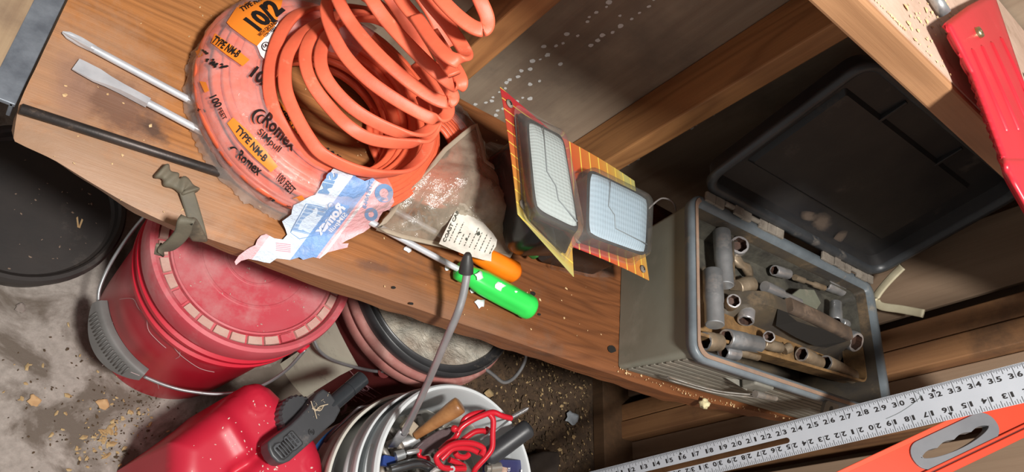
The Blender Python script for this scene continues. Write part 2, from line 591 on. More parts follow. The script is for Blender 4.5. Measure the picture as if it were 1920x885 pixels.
# ---------------------------------------------------------------- shelf
SH = 0.58
def pt(px, py): q = P(px, py, 'z', SH); return q.x, q.y
M_board = wood('shelf_plank', (0.50, 0.205, 0.065), (0.22, 0.085, 0.025), 'x', 46, 15.0, 0.55, 0.22, (0.11, 0.075, 0.055),
               tint=(0, 0.15, 0.62, (1.0, 1.0, 1.0), (0.44, 0.37, 0.36)), dscale=6.5, bmp=0.6, line=0.62,
               patches=[(*pt(150, 150), .085, .10, -.2, (0.42, 0.25, 0.155), .7), (*pt(120, 300), .15, .05, -.05, (0.34, 0.215, 0.14), .8),
                        (*pt(330, 350), .10, .05, -.1, (0.40, 0.25, 0.16), .6), (*pt(222, 195), .055, .034, -.3, (0.15, 0.075, 0.05), .85),
                        (*pt(285, 243), .020, .010, -.5, (0.09, 0.05, 0.035), .9), (*pt(135, 165), .02, .05, .3, (0.30, 0.17, 0.12), .6),
                        (*pt(750, 560), .25, .03, 0, (0.20, 0.105, 0.06), .5), (*pt(700, 500), .03, .008, .1, (0.12, 0.06, 0.04), .7)])
mb = MB()
nx, ny = 150, 22
def yfront(x):
    y = 0.392 + 0.0015 * nz(x, 0, 0, 14)
    if x < 0.17: y += 0.042 * ((0.17 - x) / 0.2) ** 1.7
    if x > 0.95: y += 0.045 * ((x - 0.95) / 0.45) ** 1.2
    return y
def xleft(y):
    return -0.034 + 0.010 * sm((0.47 - y) / 0.05) + 0.0015 * nz(0, y, 0, 20)
rowsT = []
for lay, z in ((0, SH), (1, SH - 0.038)):
    for j in range(ny + 1):
        for i in range(nx + 1):
            t = i / nx; sT = j / ny
            x = -0.034 + (1.435 + 0.034) * t
            yf = yfront(x) + (0.0 if lay == 0 else (0.018 * max(0, (0.34 - x) / 0.35) + 0.003 * nz(x, 2, 0, 25)))
            y = yf + (0.765 - yf) * sT
            if i == 0: x = xleft(y)
            zz = z
            if lay == 0:
                zz += 0.0009 * nz(x * 0.5, y, 0, 60)
                dd = min(y - yf, 0.5)
                zz -= 0.006 * (1 - sm(dd / 0.012)) + (0.012 * (1 - sm((x + 0.034) / 0.05)) * (1 - sm((y - yf) / 0.05)))
            mb.v.append(Vector((x, y, zz)))
n1 = (nx + 1) * (ny + 1)
for j in range(ny):
    for i in range(nx):
        a = j * (nx + 1) + i
        mb.f.append((a, a + 1, a + nx + 2, a + nx + 1)); b = a + n1
        mb.f.append((b, b + nx + 1, b + nx + 2, b + 1))
for i in range(nx):
    mb.f.append((i, i + n1, i + 1 + n1, i + 1)); a = ny * (nx + 1) + i
    mb.f.append((a, a + 1, a + 1 + n1, a + n1))
for j in range(ny):
    a = j * (nx + 1); b = a + nx + 1
    mb.f.append((a, b, b + n1, a + n1)); a += nx; b += nx
    mb.f.append((a, a + n1, b + n1, b))
shelf = bpy.data.objects.new('shelf_board', bpy.data.meshes.new('shelf_board'))
shelf.data.from_pydata([tuple(v) for v in mb.v], [], mb.f); shelf.data.materials.append(M_board)
for p in shelf.data.polygons: p.use_smooth = True
shelf.data.set_sharp_from_angle(angle=math.radians(50))
COL.objects.link(shelf); BASE['shelf_board'] = Vector((0, 0, 0))
tag(shelf, 'long orange-brown wooden shelf plank carrying the cable coils and the open toolbox', 'shelf')
M_stain = pm('dark_knot', (0.10, 0.06, 0.04), (0.17, 0.10, 0.06), 30, 0.7)
def blot(cx, cy, rx, ry, ang, seed, name, mat, lab=None, z=SH + 0.0013, n=26):
    b = MB(); vs = [Vector((cx, cy, z))]
    for k in range(n):
        q = 2 * math.pi * k / n
        r = 1 + 0.28 * nz(math.cos(q) * 1.3, math.sin(q) * 1.3, seed, 1.5)
        u, v = rx * r * math.cos(q), ry * r * math.sin(q)
        vs.append(Vector((cx + u * math.cos(ang) - v * math.sin(ang), cy + u * math.sin(ang) + v * math.cos(ang), z)))
    b.add(vs, [(0, k + 1, (k + 1) % n + 1) for k in range(n)])
    return mk(name, b, mat, shelf, label=lab)
# stains sunk in the plank's end, around the screwdriver tips
def patch_mat(name, c, amt):
    m, nt, bs = newmat(name)
    co = coord(nt, 'Generated')
    out = nt.nodes['Material Output']
    sp = nt.nodes.new('ShaderNodeVectorMath'); sp.operation = 'DISTANCE'; sp.inputs[1].default_value = (0.5, 0.5, 0.0)
    mp = nt.nodes.new('ShaderNodeMapping'); mp.inputs['Scale'].default_value = (1, 1, 0); nt.links.new(co, mp.inputs[0]); nt.links.new(mp.outputs[0], sp.inputs[0])
    n = noi(nt, coord(nt), 55, 7, 0.7)
    a = nt.nodes.new('ShaderNodeMath'); a.operation = 'MULTIPLY_ADD'; a.inputs[1].default_value = 0.5; nt.links.new(n, a.inputs[0]); nt.links.new(sp.outputs['Value'], a.inputs[2])
    k = ramp(nt, a.outputs[0], [(0.42, amt), (0.72, 0.0)])
    tr = nt.nodes.new('ShaderNodeBsdfTransparent'); mx = nt.nodes.new('ShaderNodeMixShader')
    bs.inputs['Base Color'].default_value = (*c, 1); bs.inputs['Roughness'].default_value = 0.8
    nt.links.new(k, mx.inputs[0]); nt.links.new(tr.outputs[0], mx.inputs[1]); nt.links.new(bs.outputs[0], mx.inputs[2]); nt.links.new(mx.outputs[0], out.inputs[0])
    return m
S1 = patch_mat('knot_stain', (0.12, 0.06, 0.04), 0.7)
S2 = patch_mat('pale_wear', (0.45, 0.29, 0.19), 0.8)
S3 = patch_mat('grey_grime', (0.24, 0.165, 0.115), 0.7)
M_hole = flat('hole', (0.01, 0.008, 0.006), 0.9)
for (px, py, r) in ((998, 551, 0.0035), (1146, 655, 0.006), (737, 540, 0.002), (770, 570, 0.002), (1010, 590, 0.002)):
    p = P(px, py, 'z', SH); blot(p.x, p.y, r * 1.6, r, 0.3, px, 'nail_hole', M_hole, n=10, z=SH + 0.0016)

# tan board with a metal strip, left of the plank's end
led = thing('side_board', 'weathered tan board edged with a grey metal strip left of the shelf plank', 'board', (-0.22, 0.72, 0.50))
M_tan = wood('weathered_tan', (0.50, 0.37, 0.23), (0.30, 0.20, 0.12), 'y', 26, 4.0, 0.75, 0.5, (0.17, 0.11, 0.075), dscale=8)
M_strip = pm('zinc_strip', (0.24, 0.27, 0.31), (0.14, 0.16, 0.19), 40, 0.45, 0.3, 0.1)
def quadpx(z, pts): return [P(a, b, 'z', z) for a, b in pts]
t_ = quadpx(0.568, [(2, 205), (16, 205), (122, -20), (112, -20)])
yb = 1.0
mb = MB()
top = [Vector((-0.42, 0.474, 0.560)), Vector((-0.062, 0.474, 0.560)), Vector((-0.062, 0.76, 0.560)), Vector((-0.42, 0.76, 0.560))]
mb.hexa([v - Vector((0, 0, 0.03)) for v in top], top)
mk('board', mb, M_tan, led, bevel=0.003)
mb = MB(); mb.box((-0.050, 0.617, 0.556), (0.026, 0.286, 0.006)); mb.box((-0.0405, 0.617, 0.545), (0.004, 0.286, 0.026))
mk('metal_strip', mb, M_strip, led, bevel=0.001)

# upper shelf
us = thing('upper_shelf', 'thick pine shelf board above the open toolbox lid, littered with crumbs', 'shelf', (0.4, 0.66, 1.163))
M_up = wood('upper_pine', (0.42, 0.22, 0.105), (0.24, 0.115, 0.05), 'x', 32, 5.0, 0.6, 0.3, (0.25, 0.14, 0.08))
mk('board', MB().box((0.40, 0.658, 1.1785), (2.24, 0.376, 0.030)), M_up, us, bevel=0.003)
M_uptop = pm('dusty_top', (0.56, 0.40, 0.31), (0.45, 0.31, 0.23), 14, 0.9, 0, 0.5, 0.3, (0.30, 0.19, 0.12), 30)
mk('dusty_top', MB().box((0.40, 0.660, 1.1940), (2.22, 0.366, 0.0012)), M_uptop, us)

# ================================================================ open toolbox
TL_, TW_ = 0.55, 0.28
RIM = [Vector((0.812, 0.378)), Vector((1.372, 0.402)), Vector((1.412, 0.685)), Vector((0.845, 0.655))]
BOT = [Vector((0.828, 0.403)), Vector((1.352, 0.428)), Vector((1.388, 0.672)), Vector((0.850, 0.642))]
ZB, ZR = 0.5815, 0.745
def T(s, t, z):
    """toolbox coordinates (s along the front, t front to back) to the place"""
    k = (z - ZB) / (ZR - ZB)
    u, v = s / TL_, t / TW_
    def bl(q): return q[0] * (1 - u) * (1 - v) + q[1] * u * (1 - v) + q[2] * u * v + q[3] * (1 - u) * v
    p = bl(BOT) * (1 - k) + bl(RIM) * k
    return Vector((p.x, p.y, z))
def loopT(off, z, r=0.02):
    return [T(x, y, z) for x, y in rounded(TL_ - 2 * off, TW_ - 2 * off, max(0.003, r - off), 5, TL_ / 2, TW_ / 2)]
def loft(mb, loops, capa=False, capb=False):
    n0 = len(mb.v); m = len(loops[0])
    for l in loops: mb.v += l
    for i in range(len(loops) - 1):
        for k in range(m):
            mb.f.append((n0 + i * m + k, n0 + i * m + (k + 1) % m, n0 + (i + 1) * m + (k + 1) % m, n0 + (i + 1) * m + k))
    if capa: mb.f.append(tuple(n0 + k for k in range(m))[::-1])
    if capb: mb.f.append(tuple(n0 + (len(loops) - 1) * m + k for k in range(m)))
    return mb
M_box = pm('olive_plastic', (0.25, 0.25, 0.20), (0.205, 0.20, 0.155), 7, 0.5, 0, 0.1, 0.18, (0.30, 0.28, 0.22), 5)
M_rib = pm('olive_ribs', (0.20, 0.185, 0.15), (0.14, 0.125, 0.10), 9, 0.5, 0, 0.15, 0.3, (0.33, 0.27, 0.21), 12)
M_rim = pm('blue_grey_rim', (0.17, 0.20, 0.22), (0.11, 0.13, 0.145), 16, 0.42, 0, 0.1, 0.15, (0.32, 0.27, 0.2), 20)
M_rust = pm('rusty_strip', (0.34, 0.22, 0.15), (0.24, 0.16, 0.12), 22, 0.7, 0, 0.3, 0.3, (0.30, 0.27, 0.22))
M_blk = pm('black_plastic', (0.022, 0.022, 0.024), (0.035, 0.033, 0.032), 14, 0.45, 0, 0.12, 0.22, (0.13, 0.105, 0.085), 9)
M_tray = pm('rust_dusted_tray', (0.20, 0.115, 0.05), (0.085, 0.06, 0.038), 16, 0.65, 0, 0.35, 0.55, (0.055, 0.046, 0.038), 11)
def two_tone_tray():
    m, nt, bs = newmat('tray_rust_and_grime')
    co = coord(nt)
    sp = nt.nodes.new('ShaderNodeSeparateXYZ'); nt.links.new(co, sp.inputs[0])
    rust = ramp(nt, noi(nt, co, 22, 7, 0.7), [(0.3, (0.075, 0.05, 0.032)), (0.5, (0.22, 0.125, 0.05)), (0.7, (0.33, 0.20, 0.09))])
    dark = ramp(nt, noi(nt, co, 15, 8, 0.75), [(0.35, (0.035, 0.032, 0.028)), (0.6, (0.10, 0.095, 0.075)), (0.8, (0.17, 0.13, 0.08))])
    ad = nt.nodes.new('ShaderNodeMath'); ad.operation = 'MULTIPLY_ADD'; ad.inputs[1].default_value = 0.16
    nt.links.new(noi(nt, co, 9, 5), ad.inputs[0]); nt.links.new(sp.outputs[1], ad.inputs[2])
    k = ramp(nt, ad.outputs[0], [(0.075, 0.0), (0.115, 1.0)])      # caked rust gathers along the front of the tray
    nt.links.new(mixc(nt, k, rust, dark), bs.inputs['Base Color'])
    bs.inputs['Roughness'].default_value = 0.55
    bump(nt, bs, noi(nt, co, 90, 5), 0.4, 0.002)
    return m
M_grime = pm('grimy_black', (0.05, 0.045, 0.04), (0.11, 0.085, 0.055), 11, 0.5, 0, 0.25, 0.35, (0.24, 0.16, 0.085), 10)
tb = thing('toolbox', 'open olive-grey plastic toolbox with a black lid and a tray of loose sockets', 'toolbox', T(TL_ / 2, TW_ / 2, ZB))
mb = MB()
loft(mb, [loopT(0.0, ZB, 0.008), loopT(0.0, ZR - 0.012, 0.012), loopT(0.006, ZR - 0.012), loopT(0.007, ZB + 0.006)], capa=True, capb=True)
mk('body', mb, M_box, tb, smooth=True, auto=40)
for k in range(8):                                # ribs along the front
    z = ZB + 0.012 + k * 0.0165
    mb = MB()
    a = [T(0.010, -0.0038, z), T(TL_ - 0.010, -0.0038, z), T(TL_ - 0.010, 0.001, z), T(0.010, 0.001, z)]
    b = [v + Vector((0, 0, 0.0095)) for v in a]
    mb.hexa(a, b); mk('rib', mb, M_rib, tb, bevel=0.0015)
mb = MB()
loft(mb, [loopT(0.004, ZR - 0.014), loopT(-0.009, ZR - 0.012, 0.022), loopT(-0.010, ZR + 0.001, 0.022), loopT(-0.007, ZR + 0.004, 0.022), loopT(0.004, ZR + 0.005), loopT(0.009, ZR + 0.002), loopT(0.012, ZR - 0.008)])
mk('rim', mb, M_rim, tb, smooth=True)
mb = MB()
lp = [(x, y) for x, y in rounded(TL_ + 0.006, TW_ + 0.006, 0.022, 5, TL_ / 2, TW_ / 2)]
for i in range(len(lp)):
    j = (i + 1) % len(lp)
    if (lp[i][0] < 0.012 and lp[j][0] < 0.012) or (lp[i][1] < 0.012 and lp[j][1] < 0.012):
        def inn(q, d): 
            c = Vector((TL_ / 2, TW_ / 2)); v = Vector(q) - c
            return (q[0] + (d if q[0] < c.x else -d), q[1] + (d if q[1] < c.y else -d))
        a, b = lp[i], lp[j]; a2, b2 = inn(a, 0.006), inn(b, 0.006)
        mb.add([T(*a, ZR + 0.0062), T(*b, ZR + 0.0062), T(*b2, ZR + 0.0062), T(*a2, ZR + 0.0062)], [(0, 1, 2, 3)])
mk('rusty_edge', mb, M_rust, tb, thick=0.0012)
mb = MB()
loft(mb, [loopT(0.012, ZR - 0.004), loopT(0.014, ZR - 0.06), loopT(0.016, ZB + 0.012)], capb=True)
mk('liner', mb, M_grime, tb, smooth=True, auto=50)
# tray with its walls
ZT = 0.690
def trl(off, z, r=0.02):
    return [T(x, y + .030 * (x / TL_) * (1 - y / TW_), z) for x, y in rounded(TL_ - 0.034 - 2 * off, TW_ - 0.062 - 2 * off, max(0.003, r - off), 4, TL_ / 2, TW_ / 2 + 0.013)]
mb = MB(); loft(mb, [trl(0, ZT - 0.004), trl(-0.002, ZT + 0.033), trl(0.003, ZT + 0.034), trl(0.006, ZT), ], capa=True, capb=True)
mk('tray', mb, two_tone_tray(), tb, smooth=True, auto=40)
mk('tray_divider', MB().hexa([T(0.125, 0.16, ZT), T(0.130, 0.16, ZT), T(0.132, 0.262, ZT), T(0.127, 0.262, ZT)], [T(0.125, 0.16, ZT + .034), T(0.130, 0.16, ZT + .034), T(0.132, 0.262, ZT + .034), T(0.127, 0.262, ZT + .034)]), M_grime, tb, bevel=0.001)
# raised grip along the middle of the tray with a finger hole
def hump(s):
    return ZT + 0.052 * sm((s - 0.125) / 0.07) * sm((0.515 - s) / 0.07)
mb = MB()
N = 30
for i in range(N + 1):
    s = 0.12 + 0.40 * i / N
    h = hump(s); ww = 0.013
    tc = 0.150 - 0.01 * i / N
    mb.v += [T(s, tc - ww - 0.016, ZT), T(s, tc - ww, h), T(s, tc + ww, h), T(s, tc + ww + 0.012, ZT)]
for i in range(N):
    for k in range(3): mb.f.append((i * 4 + k, i * 4 + k + 1, i * 4 + 5 + k, i * 4 + 4 + k))
mk('tray_grip', mb, M_grime, tb, smooth=True, auto=35)
mb = MB()
hole = [(0.215, 0.134), (0.25, 0.118), (0.31, 0.110), (0.37, 0.108), (0.41, 0.114), (0.43, 0.126), (0.40, 0.1325), (0.30, 0.1365)]
mb.add([T(s, t, max(ZT + 0.002, hump(s) * (1 if t > 0.125 else 0.45) + (ZT + 0.002) * (0 if t > 0.125 else 0.55)) + 0.002) for s, t in hole], [tuple(range(len(hole)))])
mk('finger_hole', mb, M_hole, tb)
mb = MB()
mb.tube([T(0.245, 0.149, ZT + 0.055), T(0.33, 0.146, ZT + 0.058), T(0.435, 0.142, ZT + 0.055)], 0.0135, 12, prof=(1, 0.72), wdir=(0.1, 1, 0))
mk('grip_bar', mb, pm('worn_grip', (0.16, 0.11, 0.075), (0.05, 0.04, 0.035), 18, 0.6, 0, 0.2, 0.3, (0.32, 0.22, 0.15)), tb, smooth=True, auto=50)

# lid, swung up and leaning on the wall side
HL = Vector((0.850, 0.676, 0.760)); HR = Vector((1.412, 0.704, 0.760))
xl = (HR - HL).normalized()
upv = Vector((0, 0.21, 1)).normalized()
nl = xl.cross(upv).normalized()            # points to the front, into the open lid
LM = Matrix.Translation(HL) @ Matrix((xl, upv, nl)).transposed().to_4x4()
LW, LH = (HR - HL).length, 0.305
def loopL(off, d, r=0.035):
    return [LM @ Vector((x, y, d)) for x, y in rounded(LW - 2 * off, LH - 2 * off, max(0.004, r - off), 6, LW / 2, LH / 2)]
M_lid = pm('black_lid', (0.020, 0.020, 0.022), (0.034, 0.031, 0.030), 10, 0.38, 0, 0.1, 0.2, (0.10, 0.08, 0.065), 7)
M_lidr = pm('lid_rim', (0.05, 0.055, 0.06), (0.028, 0.03, 0.033), 14, 0.4, 0, 0.1, 0.25, (0.16, 0.14, 0.12), 16)
mb = MB(); loft(mb, [loopL(0.0, 0.0), loopL(0.008, -0.034), loopL(0.03, -0.050)], capb=True)
lid = mk('lid', mb, M_lid, tb, smooth=True, auto=35)
mb = MB(); loft(mb, [loopL(0.004, -0.006), loopL(-0.006, -0.006), loopL(-0.006, 0.003), loopL(0.003, 0.005), loopL(0.009, 0.003), loopL(0.011, -0.008)])
mk('lid_rim', mb, M_lidr, lid, smooth=True)
mb = MB(); loft(mb, [loopL(0.010, -0.004), loopL(0.016, -0.030), loopL(0.060, -0.034), loopL(0.066, -0.026), loopL(0.075, -0.026)], capb=True)
mk('inner_panel', mb, M_blk, lid, smooth=True, auto=30)
for xx in (0.17, 0.37):
    mk('lid_rib', MB().box(LM @ Vector((xx, LH - 0.045, -0.0295)), (0.006, 0.05, 0.008), LM.to_3x3()), M_blk, lid, bevel=0.001)
M_pale = patch_mat('pale_patch', (0.26, 0.19, 0.14), 0.45)  # pale brown, soft-edged patches low on the lid's inner panel
for (px, py, a, b, q) in ((1545, 425, .04, .02, -.3), (1580, 455, .03, .012, -.9), (1520, 412, .03, .012, .2)):
    c0 = P(px, py, 'y', 0.712)
    l0 = LM.inverted() @ c0
    vs = [Vector((0, 0, 0))] + [Vector((a * math.cos(k * .5236) * math.cos(q) - b * math.sin(k * .5236) * math.sin(q), a * math.cos(k * .5236) * math.sin(q) + b * math.sin(k * .5236) * math.cos(q), 0)) for k in range(12)]
    mbq = MB().add([LM @ (v + Vector((l0.x, l0.y, -0.0245))) for v in vs], [(0, k + 1, (k + 1) % 12 + 1) for k in range(12)])
    mk('lid_patch', mbq, M_pale, lid)
# hinges
M_hinge = pm('cracked_hinge', (0.29, 0.255, 0.21), (0.17, 0.145, 0.12), 30, 0.75, 0, 0.5, 0.35, (0.09, 0.07, 0.05), 30)
for (s0, s1) in ((0.02, 0.235), (0.36, 0.545)):
    mb = MB()
    k = 9; ds = (s1 - s0) / k
    for i in range(k):
        s = s0 + ds * (i + 0.5)
        zz = ZR + 0.0075 + random.uniform(-0.001, 0.002)
        c = T(s, TW_ + 0.006, zz)
        if i in (2, 5) and random.random() < 0.8:
            mb.tube([T(s - ds * .5, TW_ + 0.011, zz), T(s + ds * .5, TW_ + 0.011, zz)], 0.005, 8)
        else:
            a = [T(s - ds * .49, TW_ - 0.001 + random.uniform(-.001, .001), zz - .003), T(s + ds * .49, TW_ - 0.001 + random.uniform(-.001, .001), zz - .003), T(s + ds * .49, TW_ + 0.016, zz), T(s - ds * .49, TW_ + 0.016, zz)]
            mb.hexa(a, [v + Vector((0, 0, 0.005)) for v in a])
    mk('hinge', mb, M_hinge, tb, bevel=0.0012)
# latch loops on the front
M_bracket = pm('latch_bracket', (0.23, 0.22, 0.19), (0.16, 0.15, 0.12), 20, 0.5, 0, 0.1, 0.2)
for s in (0.150, 0.395):
    mb = MB()
    a = [T(s, -0.018, ZR - .034), T(s + .05, -0.018, ZR - .034), T(s + .05, -0.002, ZR - .034), T(s, -0.002, ZR - .034)]
    mb.hexa(a, [v + Vector((0, 0, 0.026)) for v in a]); mk('latch_bracket', mb, M_bracket, tb, bevel=0.003)
mb = MB(); c = T(0.345, -0.018, ZR - 0.004)
mb.plate(rounded(0.040, 0.024, 0.006, 4), 0.006, M=Matrix.Translation(c) @ Matrix.Rotation(0.5, 4, 'X'), holes=[[(0.006 * math.cos(k * .5236), 0.006 * math.sin(k * .5236)) for k in range(12)]])
mk('latch_eye', mb, M_bracket, tb, bevel=0.0015)
M_steel_d = pm('dull_steel', (0.32, 0.30, 0.27), (0.16, 0.14, 0.12), 30, 0.5, 0.5, 0.2, 0.4, (0.22, 0.13, 0.07), 30)
mb = MB()
for (a, b) in (((0.055, -0.012, 0.640), (0.195, -0.022, 0.715)), ((0.075, -0.012, 0.625), (0.205, -0.024, 0.705))):
    mb.tube(spline([T(*a), T((a[0] + b[0]) / 2, -0.026, (a[2] + b[2]) / 2 + .004), T(*b)], 5), 0.0014, 6)
mb.tube([T(0.055, -0.012, 0.640), T(0.075, -0.012, 0.625)], 0.0014, 6)
mk('latch_wire', mb, M_steel_d, tb, smooth=True)
mk('latch_pin', MB().tube([T(0.175, -0.024, 0.718), T(0.225, -0.022, 0.722)], [0.006, 0.0045], 10), M_steel_d, tb, smooth=True, auto=50)
mb = MB(); vs = [T(0.13, -0.003, ZR - .050), T(0.165, -0.020, ZR - .034), T(0.165, -0.003, ZR - .034), T(0.165, -0.003, ZR - .060)]
mb.add(vs, [(0, 1, 2), (0, 2, 3), (0, 3, 1), (1, 3, 2)]); mk('latch_gusset', mb, M_bracket, tb)

# ---------------------------------------------------------------- sockets and bits in the tray
M_chrome = pm('worn_chrome', (0.72, 0.72, 0.73), (0.50, 0.50, 0.51), 18, 0.28, 0.75, 0.08, 0.22, (0.24, 0.17, 0.11), 14)
M_chrome2 = pm('grey_steel', (0.50, 0.52, 0.53), (0.28, 0.29, 0.30), 16, 0.36, 0.7, 0.1, 0.28, (0.22, 0.15, 0.10), 12)
M_rusts = pm('rusted_steel', (0.34, 0.27, 0.19), (0.20, 0.14, 0.085), 26, 0.45, 0.4, 0.3, 0.4, (0.22, 0.14, 0.07), 26)
M_bore = pm('rusty_bore', (0.12, 0.06, 0.04), (0.05, 0.035, 0.03), 30, 0.6, 0.3, 0.2)
def axisM(a, b):
    z = (Vector(b) - Vector(a)).normalized()
    x = z.orthogonal().normalized(); y = z.cross(x)
    return Matrix.Translation(Vector(a)) @ Matrix((x, y, z)).transposed().to_4x4()
def socket(a, b, r, mat, label, z=None, zb=None, hexo=True):
    """socket whose open end is at pixel a, drive end at pixel b, lying at height z"""
    if r < 0.0145: r *= 1.22
    z = z if z is not None else ZT + r + 0.003
    A = P(a[0], a[1], 'z', z); B = P(b[0], b[1], 'z', zb if zb is not None else z)
    L = (B - A).length
    M = axisM(A, B)
    nm = 'socket'
    t = thing(nm, label, 'socket', A, 'loose sockets in the toolbox tray')
    mb = MB()
    ri = r * 0.74
    mb.lathe([(r * 0.94, 0), (r, r * 0.08), (r, L * 0.55), (r * 0.93, L * 0.6), (r * 0.93, L - r * 0.08), (r * 0.85, L), (0.0001, L)], 24, M)
    mk('socket_body', mb, mat, t, smooth=True, auto=40)
    mb = MB()
    n = 12
    depth = min(L * 0.55, r * 1.6)
    ring = [(r * 0.94 * math.cos(2 * math.pi * k / 24), r * 0.94 * math.sin(2 * math.pi * k / 24)) for k in range(24)]
    hx = []
    for k in range(24):
        q = 2 * math.pi * k / 24
        hx.append((ri * (1 + 0.07 * math.cos(6 * q)) * math.cos(q), ri * (1 + 0.07 * math.cos(6 * q)) * math.sin(q)))
    vs = [M @ Vector((x, y, 0)) for x, y in ring] + [M @ Vector((x, y, -0.0002)) for x, y in hx]
    mb.add(vs, [(k, (k + 1) % 24, 24 + (k + 1) % 24, 24 + k) for k in range(24)])
    mk('socket_lip', mb, M_chrome, t)
    mb = MB()
    vs = [M @ Vector((x, y, -0.0002)) for x, y in hx] + [M @ Vector((x, y, depth)) for x, y in hx]
    mb.add(vs, [(k, (k + 1) % 24, 24 + (k + 1) % 24, 24 + k) for k in range(24)] + [tuple(range(24, 48))])
    mk('bore', mb, M_bore, t)
    return t
socket((1353, 434), (1360, 536), 0.0150, M_chrome2, 'long deep steel socket near the back left corner of the tray', z=ZT + 0.036)
socket((1336, 509), (1340, 610), 0.0160, M_chrome2, 'long deep grey socket by the left wall of the toolbox, below the other long one', z=ZT + 0.040)
socket((1387, 459), (1377, 470), 0.0135, M_chrome, 'short wide socket standing mouth up beside the longest socket', z=ZT + 0.040, zb=ZT + 0.014)
socket((1408, 533), (1380, 540), 0.0125, M_rusts, 'tan-dusted short socket lying mouth right beside the tray divider', z=ZT + 0.022, zb=ZT + 0.016)
socket((1376, 564), (1368, 572), 0.0100, M_rusts, 'small rusty socket below the deep sockets with its square hole up', z=ZT + 0.030, zb=ZT + 0.008)
socket((1398, 602), (1403, 556), 0.0115, M_chrome, 'bright chrome socket lying mouth down just left of the tray grip', z=ZT + 0.018)
socket((1320, 640), (1348, 642), 0.0150, M_rusts, 'stubby rust-brown threaded socket in the front left corner of the tray', z=ZT + 0.022)
socket((1361, 634), (1422, 646), 0.0125, M_chrome2, 'shiny medium socket lying mouth left along the tray front', z=ZT + 0.030)
socket((1356, 660), (1382, 664), 0.0095, M_chrome, 'thin chrome socket half hidden under the shiny medium socket', z=ZT + 0.010)
socket((1377, 656), (1420, 668), 0.0070, M_rusts, 'slim brown socket lying beside the thin chrome one at the tray front', z=ZT + 0.012)
socket((1442, 631), (1437, 640), 0.0085, M_rusts, 'small dusty socket standing mouth up at the foot of the grip', z=ZT + 0.026, zb=ZT + 0.006)
socket((1462, 652), (1430, 644), 0.0080, M_rusts, 'small dusty socket lying in the middle of the front row', z=ZT + 0.012)
socket((1481, 651), (1470, 657), 0.0075, M_rusts, 'tiny socket with a bright ring, third from the right in the front row', z=ZT + 0.014, zb=ZT + 0.008)
socket((1503, 664), (1536, 681), 0.0115, M_rusts, 'tan socket mouth left, second from the right in the front row', z=ZT + 0.016)
socket((1547, 680), (1598, 706), 0.0125, M_rusts, 'longest tan socket at the right end of the front row', z=ZT + 0.016)
socket((1606, 642), (1586, 634), 0.0195, M_chrome2, 'biggest wide-mouthed socket at the right end of the grip', z=ZT + 0.046, zb=ZT + 0.026)
socket((1452, 507), (1478, 514), 0.0085, M_chrome, 'small bright socket behind the divider near the back wall', z=ZT + 0.020)
socket((1548, 533), (1578, 546), 0.0095, M_chrome, 'small socket lying mouth left in the back right of the tray', z=ZT + 0.022)
socket((1567, 602), (1567, 568), 0.0100, M_chrome2, 'chrome socket lying mouth down behind the right end of the grip', z=ZT + 0.024)
socket((1588, 608), (1578, 604), 0.0070, M_chrome2, 'tiny dark socket peeping out behind the right end of the grip', z=ZT + 0.026)
def lone(name, mb, mat, label, cat, group=None, **k):
    return mk(name, mb, mat, None, label=label, cat=cat, group=group, **k)
a, b = P(1434, 537, 'z', ZT + .03), P(1500, 566, 'z', ZT + .028)
lone('extension_bar', MB().tube([a, a.lerp(b, .45), a.lerp(b, .5), b], [0.0100, 0.0095, 0.0062, 0.006], 16), M_chrome, 'polished steel extension bar lying behind the tray grip', 'tool', smooth=True, auto=40)
a, b = P(1490, 520, 'z', ZT + .02), P(1545, 540, 'z', ZT + .02)
lone('universal_joint', MB().tube([a, a.lerp(b, .3), a.lerp(b, .34), a.lerp(b, .6), a.lerp(b, .64), b], [0.006, .006, .0035, .0035, .006, .006], 12), M_rusts, 'stubby rusty joint lying in the back row of the tray', 'tool', smooth=True, auto=40)
mb = MB(); q = [P(x, y, 'z', ZT + .032) for x, y in ((1462, 570), (1500, 541), (1527, 543), (1540, 568), (1530, 583), (1485, 580))]
mb.add(q + [v - Vector((0, 0, 0.006)) for v in q], [tuple(range(6)), tuple(range(11, 5, -1))] + [(i, i + 6, (i + 1) % 6 + 6, (i + 1) % 6) for i in range(6)])
lone('plastic_plate', mb, pm('grey_green_plastic', (0.20, 0.21, 0.16), (0.16, 0.16, 0.12), 16, 0.5, 0, 0.1, 0.2), 'flat grey-green plastic piece leaning behind the tray grip', 'scrap', bevel=0.0015)
mb = MB(); a, b = P(1375, 482, 'z', ZT + .02), P(1408, 512, 'z', ZT + .012)
mb.tube([a, a.lerp(b, .3), a.lerp(b, .5), a.lerp(b, .8), b], [0.009, .012, .0075, .013, .009], 10, prof=(1, .5), wdir=(0, 1, 0))
lone('wing_nut', mb, M_rusts, 'tan-dusted wing nut between the wide socket and the divider', 'fastener', smooth=True)
mb = MB(); a = P(1524, 672, 'z', ZT + .003); b = P(1538, 690, 'z', ZT + .003); c = P(1536, 704, 'z', ZT + .003)
lone('hex_key', MB().tube([a, b, c], 0.0013, 6), M_blk, 'thin black hex key on the tray floor in front of the front row', 'tool')
